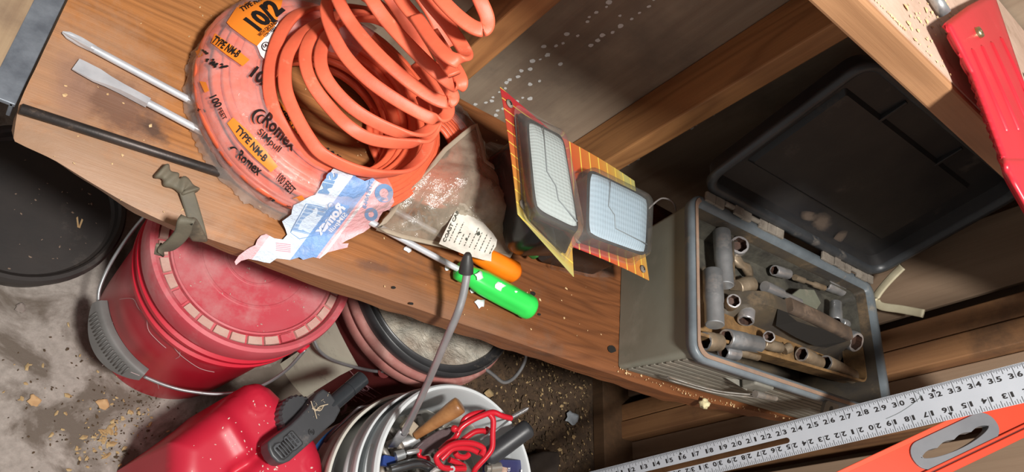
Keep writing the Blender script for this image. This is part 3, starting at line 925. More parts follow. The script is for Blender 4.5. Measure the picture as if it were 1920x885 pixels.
# dark trench between tray and front rim
# ================================================================ cable coil in its torn wrapper
def sup(x, n):  # signed power
    return math.copysign(abs(x) ** n, x)
CC = Vector((0.250, 0.588))
def coil_rt(x, y):
    """angle and normalised radius on the oval coil: 1 = outer edge, 0 = inner edge"""
    dx, dy = x - CC.x, y - CC.y
    th = math.atan2(dy, dx)
    ro, ri = radii(th)
    return th, (math.hypot(dx, dy) - ri) / (ro - ri), ro, ri
def radii(th):
    k = (0.5 + 0.5 * math.cos(th - 0.45)) ** 6
    ro = 0.1410 + 0.045 * k + 0.014 * max(0.0, math.cos(th - 1.95)) ** 2
    k2 = 0.5 + 0.5 * math.cos(th)
    ri = 0.0660 + 0.042 * k2
    return ro, ri
CZ0, CZH = 0.592, 0.062
def hcoil(x, y):
    th, u, ro, ri = coil_rt(x, y)
    if u < -0.04 or u > 1.04: return 0.0
    v = max(0.0, min(1.0, u))
    return CZ0 + 0.012 + (CZH - 0.012) * (1 - abs(2 * v - 1) ** 2.3) ** 0.6
def hfilm(x, y):
    th, u, ro, ri = coil_rt(x, y)
    rm, hw = (ro + ri) / 2, (ro - ri) / 2 + 0.006
    c = abs(ri + (ro - ri) * u - rm) / hw
    if c >= 1: return max(SH + 0.004, CZ0 + .026 - .06 * (c - 1) * 4)
    sn = math.sqrt(max(0.0, 1 - (c ** (1 / .9)) ** 2))
    return max(SH + .004, CZ0 + 0.026 + (CZH * 0.5 + 0.011) * sn ** .9)
M_or = pm('orange_sheath', (0.86, 0.155, 0.070), (0.78, 0.125, 0.055), 30, 0.42, 0, 0.08, 0.0)
M_or2 = pm('orange_sheath_dusty', (0.84, 0.160, 0.078), (0.72, 0.12, 0.06), 26, 0.5, 0, 0.12, 0.12, (0.62, 0.30, 0.18), 40)
coil = thing('cable_coil', 'orange flat electrical cable coil in a torn clear wrapper printed in black and orange', 'cable coil', (CC.x, CC.y, CZ0))
random.seed(11)
NT = 9
def turn(u, z, ph, amp, name='cable_turn', tilt=0.0):
    pts = []
    n = 72
    for i in range(n):
        th = 2 * math.pi * i / n
        ro, ri = radii(th)
        uu = u + amp * math.sin(th + ph) + 0.018 * nz(math.cos(th) * 2, math.sin(th) * 2, ph * 3 + u * 5, 1.3)
        r = ri + (ro - ri) * uu
        pts.append((CC.x + r * math.cos(th), CC.y + r * math.sin(th), z + 0.0025 * nz(math.cos(th) * 1.5, math.sin(th) * 1.5, u * 7 + ph, 1.5)))
    mb = MB().tube(pts, 1.0, 10, prof=(0.0043, 0.0066), wdir=lambda t: (0, 0, 1), closed=True)
    for i in range(0): pass
    return mk(name, mb, M_or, coil, smooth=True)
for k in range(NT):
    u = 0.06 + 0.88 * k / (NT - 1)
    ztop = CZ0 + 0.008 + (CZH - 0.014) * (1 - abs(2 * u - 1) ** 2.3) ** 0.6
    turn(u, ztop, random.random() * 6, 0.012)
for k in range(7):
    u = 0.06 + 0.88 * k / 6
    turn(u, CZ0 + 0.006, random.random() * 6, 0.01)
turn(0.0, CZ0 + 0.026, 1.0, 0.01); turn(1.0, CZ0 + 0.026, 2.0, 0.008); turn(0.02, CZ0 + 0.040, 4.0, 0.015)

M_film = film('clear_wrap', (0.95, 0.82, 0.82), 0.26, 0.10, 0.16, 45, 1.0, 0.24)
mb = MB()
A0, A1, NA, NP = math.radians(72), math.radians(318), 150, 20
for i in range(NA + 1):
    q = i / NA
    th = A0 + (A1 - A0) * q
    ro, ri = radii(th)
    rm, hw = (ro + ri) / 2, (ro - ri) / 2
    for j in range(NP + 1):
        rag = 0.06 * nz(q * 50, 3, 0, 1.0) if j == NP else 0
        ph = math.radians(-62) + math.radians(222) * (j / NP + rag)
        e = 0.9
        wr_ = 0.0022 * nz(th * 6, ph * 3, 5, 1.6) + 0.0014 * nz(th * 22, ph * 8, 1, 1.0)
        flare = 0.010 * sm((0.12 - j / NP) / 0.12) * (1 + 0.8 * nz(th * 9, 0, 4))
        rr = rm + (hw + 0.006 + wr_ + flare * .6) * sup(math.cos(ph), e)
        zz = CZ0 + 0.026 + (CZH * 0.5 + 0.011 + wr_) * sup(math.sin(ph), e) 
        zz = max(SH + 0.0025, zz)
        mb.v.append(Vector((CC.x + rr * math.cos(th), CC.y + rr * math.sin(th), zz)))
for i in range(NA):
    for j in range(NP):
        a = i * (NP + 1) + j
        mb.f.append((a, a + 1, a + NP + 2, a + NP + 1))
mk('clear_wrapper', mb, M_film, coil, smooth=True)

INK = flat('black_ink', (0.012, 0.010, 0.010), 0.5)
M_olab = flat('orange_print', (0.90, 0.25, 0.025), 0.4)
M_white = flat('white_print', (0.80, 0.79, 0.80), 0.5)
def hf2(o):
    return lambda x, y: max(hfilm(x, y), CZ0 + 0.04 if -0.5 < coil_rt(x, y)[1] < 0.5 else 0) + o - .001
def label_sheet(name, poly, mat, o, parent, step=7, lab=None):
    mb = MB(); px_sheet(mb, poly, hf2(o), step)
    return mk(name, mb, mat, parent, smooth=True, label=lab)
label_sheet('orange_label', [(425, 42), (447, 8), (470, -25), (545, -30), (530, 0), (524, 25), (516, 48), (503, 62), (482, 86), (466, 76), (445, 60), (432, 50)], M_olab, 0.0035, coil, lab='orange printed label reading 10/2')
label_sheet('white_label_edge', [(482, 86), (503, 62), (516, 48), (522, 40), (516, 75), (505, 100), (497, 112), (489, 104)], M_white, 0.0036, coil, lab='white lower edge of the orange label')
for poly in ([(403, 62), (436, 86), (468, 112), (455, 124), (424, 102), (396, 80)],
             [(426, 231), (437, 220), (468, 248), (497, 280), (521, 312), (508, 323), (478, 296), (448, 264)],
             [(505, 188), (514, 180), (545, 212), (588, 264), (580, 274), (545, 236)],
             [(374, 152), (386, 154), (392, 170), (384, 174)], [(366, 96), (378, 90), (380, 104), (372, 108)], [(548, 372), (566, 366), (572, 374), (560, 380)]):
    label_sheet('orange_band', poly, M_olab, 0.0035, coil)
mb = MB()
h5 = hf2(0.0052)
px_text(mb, '10/2', (480, 62), (534, 18), (-29, -22), h5, 0.045)
px_text(mb, 'TYPE NM-B', (455, 22), (500, -6), (-6, -8), h5, 0.03)
px_text(mb, 'WITH GROUND', (488, 69), (520, 43), (-6, -5), h5)
px_text(mb, 'CON TIERRA', (498, 70), (520, 52), (-5, -4), h5)
px_text(mb, 'TYPE NM-B', (396, 78), (444, 108), (10, -12), h5, 0.03)
px_text(mb, '10/2', (464, 138), (508, 172), (14, -18), h5, 0.04)
px_text(mb, '100', (391, 180), (405, 203), (13, -6), h5, 0.03)
px_text(mb, 'FEET', (408, 205), (419, 226), (7, -5), h5, 0.02)
px_text(mb, 'TYPE NM-B', (440, 244), (495, 304), (9, -10), h5, 0.03)
px_text(mb, 'Romex', (489, 228), (548, 284), (16, -20), h5, 0.025)
px_text(mb, 'SIMpull', (482, 249), (522, 286), (8, -10), h5, 0.012)
px_text(mb, '100 FEET', (516, 334), (546, 366), (10, -12), h5, 0.02)
px_text(mb, 'Romex', (440, 294), (484, 330), (12, -15), h5, 0.025)
px_text(mb, 'SIMpull', (433, 307), (462, 330), (5, -7), h5, 0.01)
px_text(mb, 'TYPE NM-B', (513, 200), (576, 270), (8, -8), h5, 0.03)
px_text(mb, '10/2', (600, 290), (632, 312), (12, -16), h5, 0.04)
# sweep mark left of the maker's name, ring mark on the white edge, smeared ink
def arc(c, rx, ry, a0, a1, w0, w1, rot=0.0, n=14):
    vs = []
    for i in range(n + 1):
        q = math.radians(a0 + (a1 - a0) * i / n)
        ww = w0 + (w1 - w0) * math.sin(math.pi * i / n)
        for s in (-1, 1):
            u, v = (rx + s * ww) * math.cos(q), (ry + s * ww) * math.sin(q)
            vs.append(drape(c[0] + u * math.cos(rot) - v * math.sin(rot), c[1] + u * math.sin(rot) + v * math.cos(rot), h5))
    mb.add(vs, [(2 * i, 2 * i + 1, 2 * i + 3, 2 * i + 2) for i in range(n)])
arc((487, 221), 13, 15, 100, 300, 0.3, 2.6, 0.5); arc((490, 224), 7, 8, 60, 300, 0.3, 2.0, 0.5)
arc((436, 288), 10, 12, 100, 300, 0.3, 2.2, 0.5)
arc((499, 87), 8, 8, 0, 360, 0.6, 0.8)
px_text(mb, 'UL', (495, 90), (503, 85), (-2, -5), h5, 0.03)
mk('black_lettering', mb, INK, coil)
mb = MB()
random.seed(5)
for (cx, cy, rr, n) in ((398, 118, 16, 12), (420, 124, 10, 6), (376, 206, 7, 7), (384, 98, 6, 5), (512, 372, 18, 8), (540, 384, 10, 6), (640, 392, 0, 0), (516, 40, 5, 5), (518, 58, 5, 5)):
    for i in range(n):
        x = cx + random.gauss(0, rr * .5); y = cy + random.gauss(0, rr * .25) + (x - cx) * 0.25
        pl = [(x + random.uniform(2, 5) * math.cos(k * 1.05), y + random.uniform(1.2, 3) * math.sin(k * 1.05)) for k in range(6)]
        mb.add([drape(a, b, h5) for a, b in pl], [tuple(range(6))])
mk('smeared_ink', mb, INK, coil, kind='stuff')
# ragged hem of the wrapper lying on the plank round the outer edge
mb = MB(); random.seed(8)
NH = 260
for i in range(NH + 1):
    th = A0 + (A1 - A0) * i / NH
    ro, ri = radii(th)
    for j in range(4):
        r = ro + .003 + .0014 * j + (.0022 * nz(i * .55, 2) + .004 * nz(i * .13, 7) + random.uniform(-.001, .001) if j == 3 else 0)
        z = SH + .028 - .0080 * j + .003 * nz(i * .5, j * 1.3, 5) + (.004 * nz(i * .3, 9) if j == 3 else 0)
        mb.v.append(Vector((CC.x + r * math.cos(th), CC.y + r * math.sin(th), max(SH + .002, z))))
for i in range(NH):
    for j in range(3):
        a = i * 4 + j; mb.f.append((a, a + 1, a + 5, a + 4))
mk('torn_hem', mb, film('torn_film', (0.85, 0.76, 0.70), 0.34, 0.12, 0.10, 40, 0.9, 0.2), coil, smooth=True)

# ---------------------------------------------------------------- loose springy loops of the same cable, heaped on the coil
LP = [
 ([(690, 20, .64), (640, 12, .65), (609, 15, .66), (570, 19, .665), (540, 42, .67), (517, 85, .668), (505, 146, .664), (512, 200, .66), (540, 250, .655), (590, 300, .66), (650, 326, .662)], 'A'),
 ([(700, 30, .66), (650, 30, .67), (609, 38, .68), (570, 61, .685), (540, 100, .685), (534, 154, .682), (547, 200, .68), (578, 257, .68), (609, 292, .68), (670, 319, .68), (724, 326, .682), (763, 319, .685), (793, 292, .69), (805, 261, .695), (806, 225, .70), (790, 180, .70)], 'B'),
 ([(760, 60, .68), (690, 28, .68), (645, 22, .685), (615, 42, .69), (586, 65, .695), (572, 105, .695), (584, 154, .695), (617, 200, .695), (655, 238, .70), (697, 261, .70), (755, 269, .705), (793, 265, .71), (812, 246, .715), (818, 220, .72), (808, 180, .715)], 'C'),
 ([(780, 90, .69), (720, 40, .69), (660, 38, .70), (625, 52, .705), (604, 88, .71), (603, 127, .71), (624, 165, .71), (663, 204, .712), (709, 232, .715), (755, 250, .72), (793, 249, .725), (814, 230, .73), (816, 200, .73), (795, 150, .72)], 'D'),
 ([(800, 130, .72), (740, 40, .715), (680, -10, .72), (630, -14, .73), (612, 15, .735), (624, 61, .735), (647, 104, .735), (686, 146, .74), (732, 180, .745), (778, 207, .75), (813, 223, .755), (836, 218, .76), (840, 198, .762), (822, 170, .755), (780, 120, .74)], 'E'),
 ([(815, 140, .75), (760, 40, .75), (700, -40, .755), (650, -45, .76), (630, -20, .765), (640, 12, .77), (660, 45, .77), (688, 80, .775), (724, 117, .78), (770, 156, .785), (809, 182, .79), (836, 192, .795), (849, 184, .80), (842, 166, .80), (812, 120, .79)], 'F'),
 ([(840, 90, .79), (800, 10, .80), (740, -60, .805), (690, -70, .81), (675, -40, .815), (697, 0, .82), (724, 38, .82), (759, 77, .825), (801, 119, .83), (840, 152, .835), (859, 163, .84), (864, 150, .845), (847, 118, .84), (810, 60, .83)], 'G'),
 ([(700, -60, .83), (730, -35, .84), (755, 4, .845), (786, 42, .85), (816, 88, .85), (838, 120, .855), (852, 140, .86)], 'H'),
 ([(745, -70, .85), (775, -38, .865), (801, 0, .87), (839, 46, .875), (866, 86, .88), (874, 106, .885), (859, 114, .885), (836, 103, .88), (808, 72, .87), (780, 30, .86)], 'I'),
 ([(790, -60, .88), (810, -25, .90), (828, 0, .905), (859, 31, .91), (889, 52, .915), (909, 54, .92), (914, 35, .925), (900, 0, .93), (880, -40, .93)], 'J'),
]
loops = thing('loose_cable', 'loose springy loops of bright orange flat cable heaped on the wrapped coil', 'cable', (0.33, 0.62, 0.66))
AX = Vector((0.80, 0.30, 0.52))
for i, (pl, nm_) in enumerate(LP):
    pts = spline([P(a, b, 'z', z) for a, b, z in pl], 9)
    for q in range(2): pts = [pts[0]] + [(pts[k - 1] + pts[k] * 2 + pts[k + 1]) / 4 for k in range(1, len(pts) - 1)] + [pts[-1]]
    sz = 0.98 if i < 7 else 0.95
    tw = 0.35 * math.sin(i * 2.1)
    def wd(t, tw=tw, i=i):
        return (AX + Vector((0.25 * math.sin(t * 5 + i), 0.3 * math.cos(t * 4 + i * 2), 0)) * 0.6)
    mb = MB().tube(pts, 1.0, 12, prof=(0.0078 * sz, 0.0029 * sz), wdir=wd)
    mk('cable_loop', mb, M_or2, loops, smooth=True)
    if i in (4, 5, 6, 2):                      # moulded seams run along the sheath
        for sgn in (-1, 1):
            pass

# ---------------------------------------------------------------- second coil, right, in its own bag
c2 = thing('bagged_cable_coil', 'smaller orange cable coil in a clear bag behind the dusty pouch', 'cable coil', P(830, 265, 'z', SH))
C2 = P(806, 274, 'z', 0.605)
random.seed(4)
for k in range(9):
    r = 0.030 + 0.0074 * k
    z = 0.594 + 0.022 * math.sin(math.pi * min(1, (9 - k) / 9.0) * 0.5)
    pts = [(C2.x + r * 1.05 * math.cos(2 * math.pi * i / 56), C2.y + r * math.sin(2 * math.pi * i / 56), z + 0.0015 * nz(math.cos(i / 9) * 2, k)) for i in range(56)]
    mk('cable_turn', MB().tube(pts, 1.0, 8, prof=(0.0036, 0.0044), wdir=(0, 0, 1), closed=True), M_or, c2, smooth=True)
mb = MB()
for i in range(57):
    th = math.radians(-70) + math.radians(190) * i / 56
    for j in range(13):
        ph = math.radians(-20 + 130 * j / 12)
        wr_ = 0.004 * nz(th * 7, ph * 3, 9, 1.4)
        rr = 0.062 + (0.040 + wr_) * math.cos(ph); zz = 0.600 + (0.030 + wr_) * math.sin(ph)
        mb.v.append(Vector((C2.x + rr * math.cos(th), C2.y + rr * math.sin(th), max(SH + .003, zz))))
for i in range(56):
    for j in range(12):
        a = i * 13 + j; mb.f.append((a, a + 1, a + 14, a + 13))
mk('clear_bag', mb, film('bag_film', (0.9, 0.88, 0.86), 0.12, 0.12, 0.12, 45, 0.7, 0.25), c2, smooth=True)

# ---------------------------------------------------------------- torn printed wrapper label
def hlab(x, y):
    h = SH + 0.006
    hc = hcoil(x, y)
    if hc: h = max(h, hc + 0.017)
    th, u, ro, ri = coil_rt(x, y)
    if u > 0.9: h = max(h, SH + 0.006 + 0.060 * sm((1.38 - u) / 0.40))
    if u <= 0.5: h = max(h, CZ0 + CZH + 0.013)
    h += 0.0045 * nz(x, y, 3, 42) + 0.002 * nz(x, y, 8, 120)
    if y < 0.398: h -= min(0.05, (0.398 - y) * 1.4)
    return h
lab_poly = [(635, 310), (652, 316), (668, 333), (684, 340), (700, 335), (720, 345), (735, 362), (738, 380), (730, 392), (718, 398), (705, 420), (688, 430), (672, 440), (650, 452), (640, 458), (655, 456), (652, 464), (636, 468), (615, 474), (600, 484), (588, 482), (570, 488), (560, 482), (545, 488), (520, 484), (505, 492), (484, 489), (466, 484), (452, 488), (443, 498), (440, 492), (448, 478), (462, 470), (478, 460), (488, 442), (500, 440), (516, 448), (530, 450), (540, 440), (536, 428), (530, 415), (545, 402), (552, 385), (574, 372), (592, 366), (600, 352), (612, 332), (622, 318)]
def label_material():
    m, nt, bs = newmat('torn_label_print')
    at = nt.nodes.new('ShaderNodeAttribute'); at.attribute_name = 'across'
    sp = nt.nodes.new('ShaderNodeSeparateXYZ'); nt.links.new(at.outputs['Vector'], sp.inputs[0])
    pink, pale, blue, white = (0.86, 0.47, 0.50), (0.66, 0.75, 0.86), (0.22, 0.38, 0.70), (0.80, 0.78, 0.82)
    c = ramp(nt, sp.outputs[0], [(0.0, pink), (0.10, pale), (0.44, blue), (0.66, pink), (0.685, white), (0.715, pink)], 'CONSTANT')
    co = coord(nt)
    k = ramp(nt, noi(nt, co, 60, 6, 0.7), [(0.5, 0.0), (0.8, 0.5)])
    nt.links.new(mixc(nt, k, c, (0.78, 0.76, 0.80)), bs.inputs['Base Color'])
    bs.inputs['Roughness'].default_value = 0.5
    bump(nt, bs, noi(nt, co, 90, 5, 0.65), 0.9, 0.004)
    return m
# lay the sheet; 'across' runs from the pink left border (0) to the pink right border (1) of the print
LA, LBp = Vector((505, 405)), Vector((690, 480))       # two picture points fixing the print's slant
def across(px, py):
    # stripes run up and to the right; measure distance from the left border
    d = Vector((0.80, 0.60)); o = Vector((530, 395))
    return 0.05 + ((Vector((px, py)) - o).dot(d)) / 170.0
tl = thing('torn_label', 'torn pink and blue paper label with a barcode hanging over the plank edge', 'label', drape(590, 420, hlab))
V, F, _ = cdt(densify([(a + random.uniform(-1.5, 1.5), b + random.uniform(-1.5, 1.5)) for a, b in densify(lab_poly, 9)], 4), (), 5)
mb = MB().add([drape(x, y, hlab) for x, y in V], F)
o = mk('paper_sheet', mb, label_material(), tl, smooth=True)
att = o.data.attributes.new('across', 'FLOAT_VECTOR', 'POINT')
bmap = {}
for i, (x, y) in enumerate(V):
    att.data[i].vector = (max(0.0, min(1.0, across(x, y))), 0, 0)
ha = lambda x, y: hlab(x, y) + 0.0012
ha2 = lambda x, y: hlab(x, y) + 0.0016
M_pblue = flat('pale_blue_ink', (0.20, 0.34, 0.58), 0.5)
M_wink = flat('white_ink', (0.78, 0.80, 0.88), 0.5)
mb = MB()
for i in range(22):                                    # barcode seen through the back of the paper
    t = i / 21; w_ = (0.5, 0.9, 1.3)[(i * 7) % 3]
    a = Vector((578, 383)) * (1 - t) + Vector((548, 432)) * t; b = a + Vector((40, 9))
    d = (Vector((548, 432)) - Vector((578, 383))).normalized() * w_
    mb.add([drape(*(a - d), ha), drape(*(a + d), ha), drape(*(b + d), ha), drape(*(b - d), ha)], [(0, 1, 2, 3)])
mk('barcode', mb, M_pblue, tl)
mb = MB()
def strip(pts, w_):
    vs = []
    for i, q in enumerate(pts):
        q = Vector(q); d = (Vector(pts[min(i + 1, len(pts) - 1)]) - Vector(pts[max(i - 1, 0)])).normalized(); n_ = Vector((-d.y, d.x)) * w_
        vs += [drape(*(q - n_), ha), drape(*(q + n_), ha)]
    mb.add(vs, [(2 * i, 2 * i + 1, 2 * i + 3, 2 * i + 2) for i in range(len(pts) - 1)])
strip([(574, 382), (596, 386), (624, 394), (600, 440), (562, 448), (545, 436), (574, 382)], 0.6)
# mirrored lettering of the print's face
mk('barcode_frame', mb, M_pblue, tl)
mb = MB(); px_text(mb, 'SIM', (634, 326), (614, 366), (-18, -4), ha2, 0.05); mk('blue_lettering', mb, M_pblue, tl); mb = MB()
def ring(c, r, w_, n=18):
    vs = []
    for i in range(n + 1):
        q = 2 * math.pi * i / n
        for s in (r - w_, r + w_): vs.append(drape(c[0] + s * math.cos(q), c[1] + s * math.sin(q), ha))
    mb.add(vs, [(2 * i, 2 * i + 1, 2 * i + 3, 2 * i + 2) for i in range(n)])
px_text(mb, 'TYPE NM-B', (700, 340), (686, 392), (-7, -2), ha, 0.03)
mk('blue_lettering', mb, M_pblue, tl)
for rg in (((720, 362), 13, 4.5), ((696, 402), 9, 3.5), ((621, 386), 6, 0.7)):
    mb = MB(); ring(*rg); mk('ring_print', mb, M_pblue, tl)
mb = MB()
px_text(mb, 'Romex', (648, 390), (600, 442), (-14, -11), ha2, 0.05)
px_text(mb, 'SIMpull', (652, 402), (622, 436), (-7, -5), ha2, 0.02)
mk('white_print', mb, M_wink, tl)
mb = MB()
for i in range(5):
    q = Vector((522, 452)) + Vector((24, 4)) * 0; y0 = 455 + i * 3.4
    mb.add([drape(a, b, ha) for a, b in ((518, y0), (545, y0 + 3), (545, y0 + 4.6), (518, y0 + 1.6))], [(0, 1, 2, 3)])
mk('flag_stripes', mb, flat('red_ink', (0.75, 0.30, 0.34), 0.5), tl)

# ---------------------------------------------------------------- screwdrivers and rod under the coil
M_shaft = pm('screwdriver_chrome', (0.74, 0.76, 0.80), (0.56, 0.58, 0.62), 30, 0.30, 0.35, 0.03, 0.1, (0.3, 0.27, 0.24), 14)
M_green = pm('green_handle', (0.035, 0.72, 0.10), (0.03, 0.62, 0.085), 14, 0.35, 0, 0.05, 0.12, (0.05, 0.32, 0.07), 60)
M_orange = pm('orange_handle', (1.0, 0.25, 0.01), (0.95, 0.20, 0.008), 14, 0.35, 0, 0.05)
def driver(name, label, tip, neck, end, mat, rh, flatblade, prof):
    zt, zn = SH + 0.0065, SH + rh + 0.0015
    A, B, E = P(*tip, 'z', zt), P(*neck, 'z', zn), P(*end, 'z', zn)
    t = thing(name, label, 'screwdriver', B)
    d = (B - A).normalized()
    r = 0.0043
    mb = MB()
    if flatblade:
        mb.tube([A + d * 0.075, A + d * 0.09, B + d * 0.01], [r, r, r], 14)
        side = Vector((-d.y, d.x, 0)).normalized()
        sec = [(0.0, 0.0080, 0.0009), (0.006, 0.0084, 0.0011), (0.022, 0.0086, 0.0016), (0.034, 0.0062, 0.0026), (0.048, 0.0046, 0.0038), (0.06, 0.0043, 0.0043), (0.078, 0.0043, 0.0043)]
        n0 = len(mb.v)
        for (l, w_, h_) in sec:
            c = A + d * l
            for (a, b) in ((1, 1), (-1, 1), (-1, -1), (1, -1)): mb.v.append(c + side * w_ * a + Vector((0, 0, h_ * b)))
        for i in range(len(sec) - 1):
            for k in range(4): mb.f.append((n0 + i * 4 + k, n0 + i * 4 + (k + 1) % 4, n0 + i * 4 + 4 + (k + 1) % 4, n0 + i * 4 + 4 + k))
        mb.f.append((n0, n0 + 1, n0 + 2, n0 + 3))
    else:
        mb.tube([A + d * 0.030, B + d * 0.01], [r, r], 14)
        M = axisM(A, B)
        n0 = len(mb.v)
        for (l, a, b) in ((0.0, .0012, .0006), (0.006, .0042, .0016), (0.018, .0052, .0026), (0.034, .0043, .0043)):
            for k in range(16):
                q = 2 * math.pi * k / 16
                rr = b + (a - b) * abs(math.cos(2 * q)) ** 2
                mb.v.append(M @ Vector((rr * math.cos(q), rr * math.sin(q), l)))
        for i in range(3):
            for k in range(16): mb.f.append((n0 + i * 16 + k, n0 + i * 16 + (k + 1) % 16, n0 + i * 16 + 16 + (k + 1) % 16, n0 + i * 16 + 16 + k))
    mk('shaft', mb, M_shaft, t, smooth=True, auto=30)
    L = (E - B).length
    M = axisM(B, E)
    mb = MB(); seg = 36
    n0 = len(mb.v)
    for (u, k_, fl) in prof:
        for i in range(seg):
            q = 2 * math.pi * i / seg
            rr = rh * k_ * (1 - fl * 0.09 * (0.5 + 0.5 * math.cos(6 * q)))
            mb.v.append(M @ Vector((rr * math.cos(q), rr * math.sin(q), L * u)))
    for j in range(len(prof) - 1):
        for i in range(seg): mb.f.append((n0 + j * seg + i, n0 + j * seg + (i + 1) % seg, n0 + (j + 1) * seg + (i + 1) % seg, n0 + (j + 1) * seg + i))
    mb.f.append(tuple(n0 + i for i in range(seg))); mb.f.append(tuple(n0 + (len(prof) - 1) * seg + i for i in range(seg)))
    mk('handle', mb, mat, t, smooth=True, auto=60)
    return t, M, L
gprof = [(0, .55, 0), (.02, .78, 0), (.09, .82, 0), (.13, .66, 0), (.2, .80, .5), (.32, .98, 1), (.6, 1.0, 1), (.86, .97, 1), (.90, 1.0, .2), (.96, .96, 0), (.99, .82, 0), (1.0, .5, 0)]
gd, gM, gL = driver('flat_screwdriver', 'long flat-blade screwdriver with a bright green handle flecked with paper', (142, 120), (858, 504), (998, 580), M_green, 0.0185, True, gprof)
M_fleck = flat('paper_fleck', (0.62, 0.74, 0.68), 0.8)
oprof = [(0, .5, 0), (.03, .7, 0), (.15, .62, 0), (.3, .80, 0), (.5, .95, .6), (.8, 1.0, .6), (.93, .95, 0), (1.0, .62, 0)]
od, oM, oL = driver('cross_screwdriver', 'long cross-head screwdriver with an orange handle under the paper label', (117, 60), (866, 462), (970, 514), M_orange, 0.0175, False, oprof)
def frag(name, c, r, hf, mat, label, cat, seed, parent=None, group=None, n=9):
    random.seed(seed)
    pl = [(c[0] + r * random.uniform(.55, 1.25) * math.cos(2 * math.pi * k / n), c[1] + r * random.uniform(.55, 1.25) * math.sin(2 * math.pi * k / n)) for k in range(n)]
    mb = MB(); px_sheet(mb, pl, hf, 5)
    return mk(name, mb, mat, parent, smooth=True, label=label, cat=cat, group=group, thick=0.0004)
def hhandle(M_, rh):
    Mi = M_.inverted()
    def f(x, y):
        q = Mi @ Vector((x, y, SH + rh))
        ax = (M_.to_3x3() @ Vector((0, 0, 1)))
        perp = Vector((-ax.y, ax.x, 0)).normalized()
        off = (Vector((x, y, 0)) - Vector((M_.translation.x, M_.translation.y, 0))).dot(perp)
        return SH + rh + math.sqrt(max(0.0, rh * rh - min(abs(off), rh) ** 2)) + 0.0008
    return f
hg = hhandle(gM, 0.0185)
frag('paper_fleck', (899, 517), 9, hg, M_fleck, None, None, 1, gd); frag('paper_fleck', (937, 536), 10, hg, M_fleck, None, None, 2, gd)
frag('paper_fleck', (968, 545), 4, hg, M_fleck, None, None, 6, gd)
M_scrap = flat('paper_scrap', (0.70, 0.72, 0.74), 0.8)
flat_h = lambda x, y: SH + 0.0022 + 0.0008 * nz(x, y, 0, 200)
frag('paper_scrap', (901, 569), 10, flat_h, M_scrap, 'torn white paper scrap on the plank below the green handle', 'scrap', 3)
frag('paper_scrap', (888, 543), 7, flat_h, M_scrap, 'small white paper scrap between wand and green handle', 'scrap', 4)
frag('paper_scrap', (765, 466), 7, flat_h, M_scrap, 'pale scrap beside the dark shaft right of the torn label', 'scrap', 5)
frag('paper_scrap', (838, 502), 7, flat_h, M_scrap, 'pale scrap just left of the black wand tip', 'scrap', 7)
A, B = P(38, 203, 'z', SH + .006), P(500, 352, 'z', SH + .006)
M_rod = pm('dark_rod', (0.075, 0.06, 0.055), (0.045, 0.04, 0.038), 40, 0.45, 0.6, 0.1, 0.2, (0.16, 0.10, 0.06), 30)
mk('steel_rod', MB().tube([A, A.lerp(B, .004), A.lerp(B, .996), B], [.0045, .0055, .0055, .0045], 14), M_rod, None, smooth=True, auto=50, label='thin dark steel rod lying across the left end of the plank', cat='rod')

# crumbs on the shelf
M_chip = pm('wood_crumbs', (0.72, 0.52, 0.28), (0.55, 0.34, 0.16), 60, 0.85)
def crumbs(name, n, place, mat, label, rs=(0.0008, 0.0026), flatk=0.5, seed=1, cat='debris'):
    random.seed(seed)
    mb = MB()
    for i in range(n):
        c = place()
        r = random.uniform(*rs) * (1.6 if random.random() < 0.12 else 1)
        R = Matrix.Rotation(random.uniform(0, 6.28), 3, 'Z') @ Matrix.Rotation(random.uniform(-.5, .5), 3, 'X')
        k = 5
        vs = [c + R @ Vector((r * random.uniform(.7, 1.6) * math.cos(2 * math.pi * j / k), r * random.uniform(.4, 1) * math.sin(2 * math.pi * j / k), 0)) for j in range(k)]
        t_ = c + Vector((0, 0, r * flatk)); b_ = c - Vector((0, 0, r * 0.2))
        mb.add(vs + [t_, b_], [(j, (j + 1) % k, k) for j in range(k)] + [((j + 1) % k, j, k + 1) for j in range(k)])
    return mk(name, mb, mat, None, label=label, cat=cat, kind='stuff')
def onshelf():
    while True:
        x = random.uniform(-.02, 1.38); y = random.uniform(.40, .74)
        if x > .82 and y > .405: y = random.uniform(.398, .404)
        if x > .84: y += 0.02 * sm((x - .95) / .4)
        return Vector((x, y, SH + 0.001 - 0.004 * (1 - sm((y - yfront(x)) / .012))))
crumbs('wood_crumbs', 230, onshelf, M_chip, 'wood crumbs and sawdust flecks scattered over the shelf plank', (0.0006, 0.0019), seed=2)
p = P(1321, 757, 'z', 0.586)
mb = MB(); random.seed(3)
bmq = bmesh.new(); bmesh.ops.create_icosphere(bmq, subdivisions=3, radius=0.0085)
mb.add([p + v.co * (1 + 0.45 * nz(v.co.x, v.co.y, v.co.z, 190)) for v in bmq.verts], [tuple(v.index for v in f.verts) for f in bmq.faces]); bmq.free()
mk('foam_blob', mb, pm('yellow_foam', (0.78, 0.70, 0.42), (0.62, 0.52, 0.28), 80, 0.9, 0, 0.5), None, smooth=True, label='crumbly pale yellow foam lump on the plank edge below the toolbox', cat='foam')

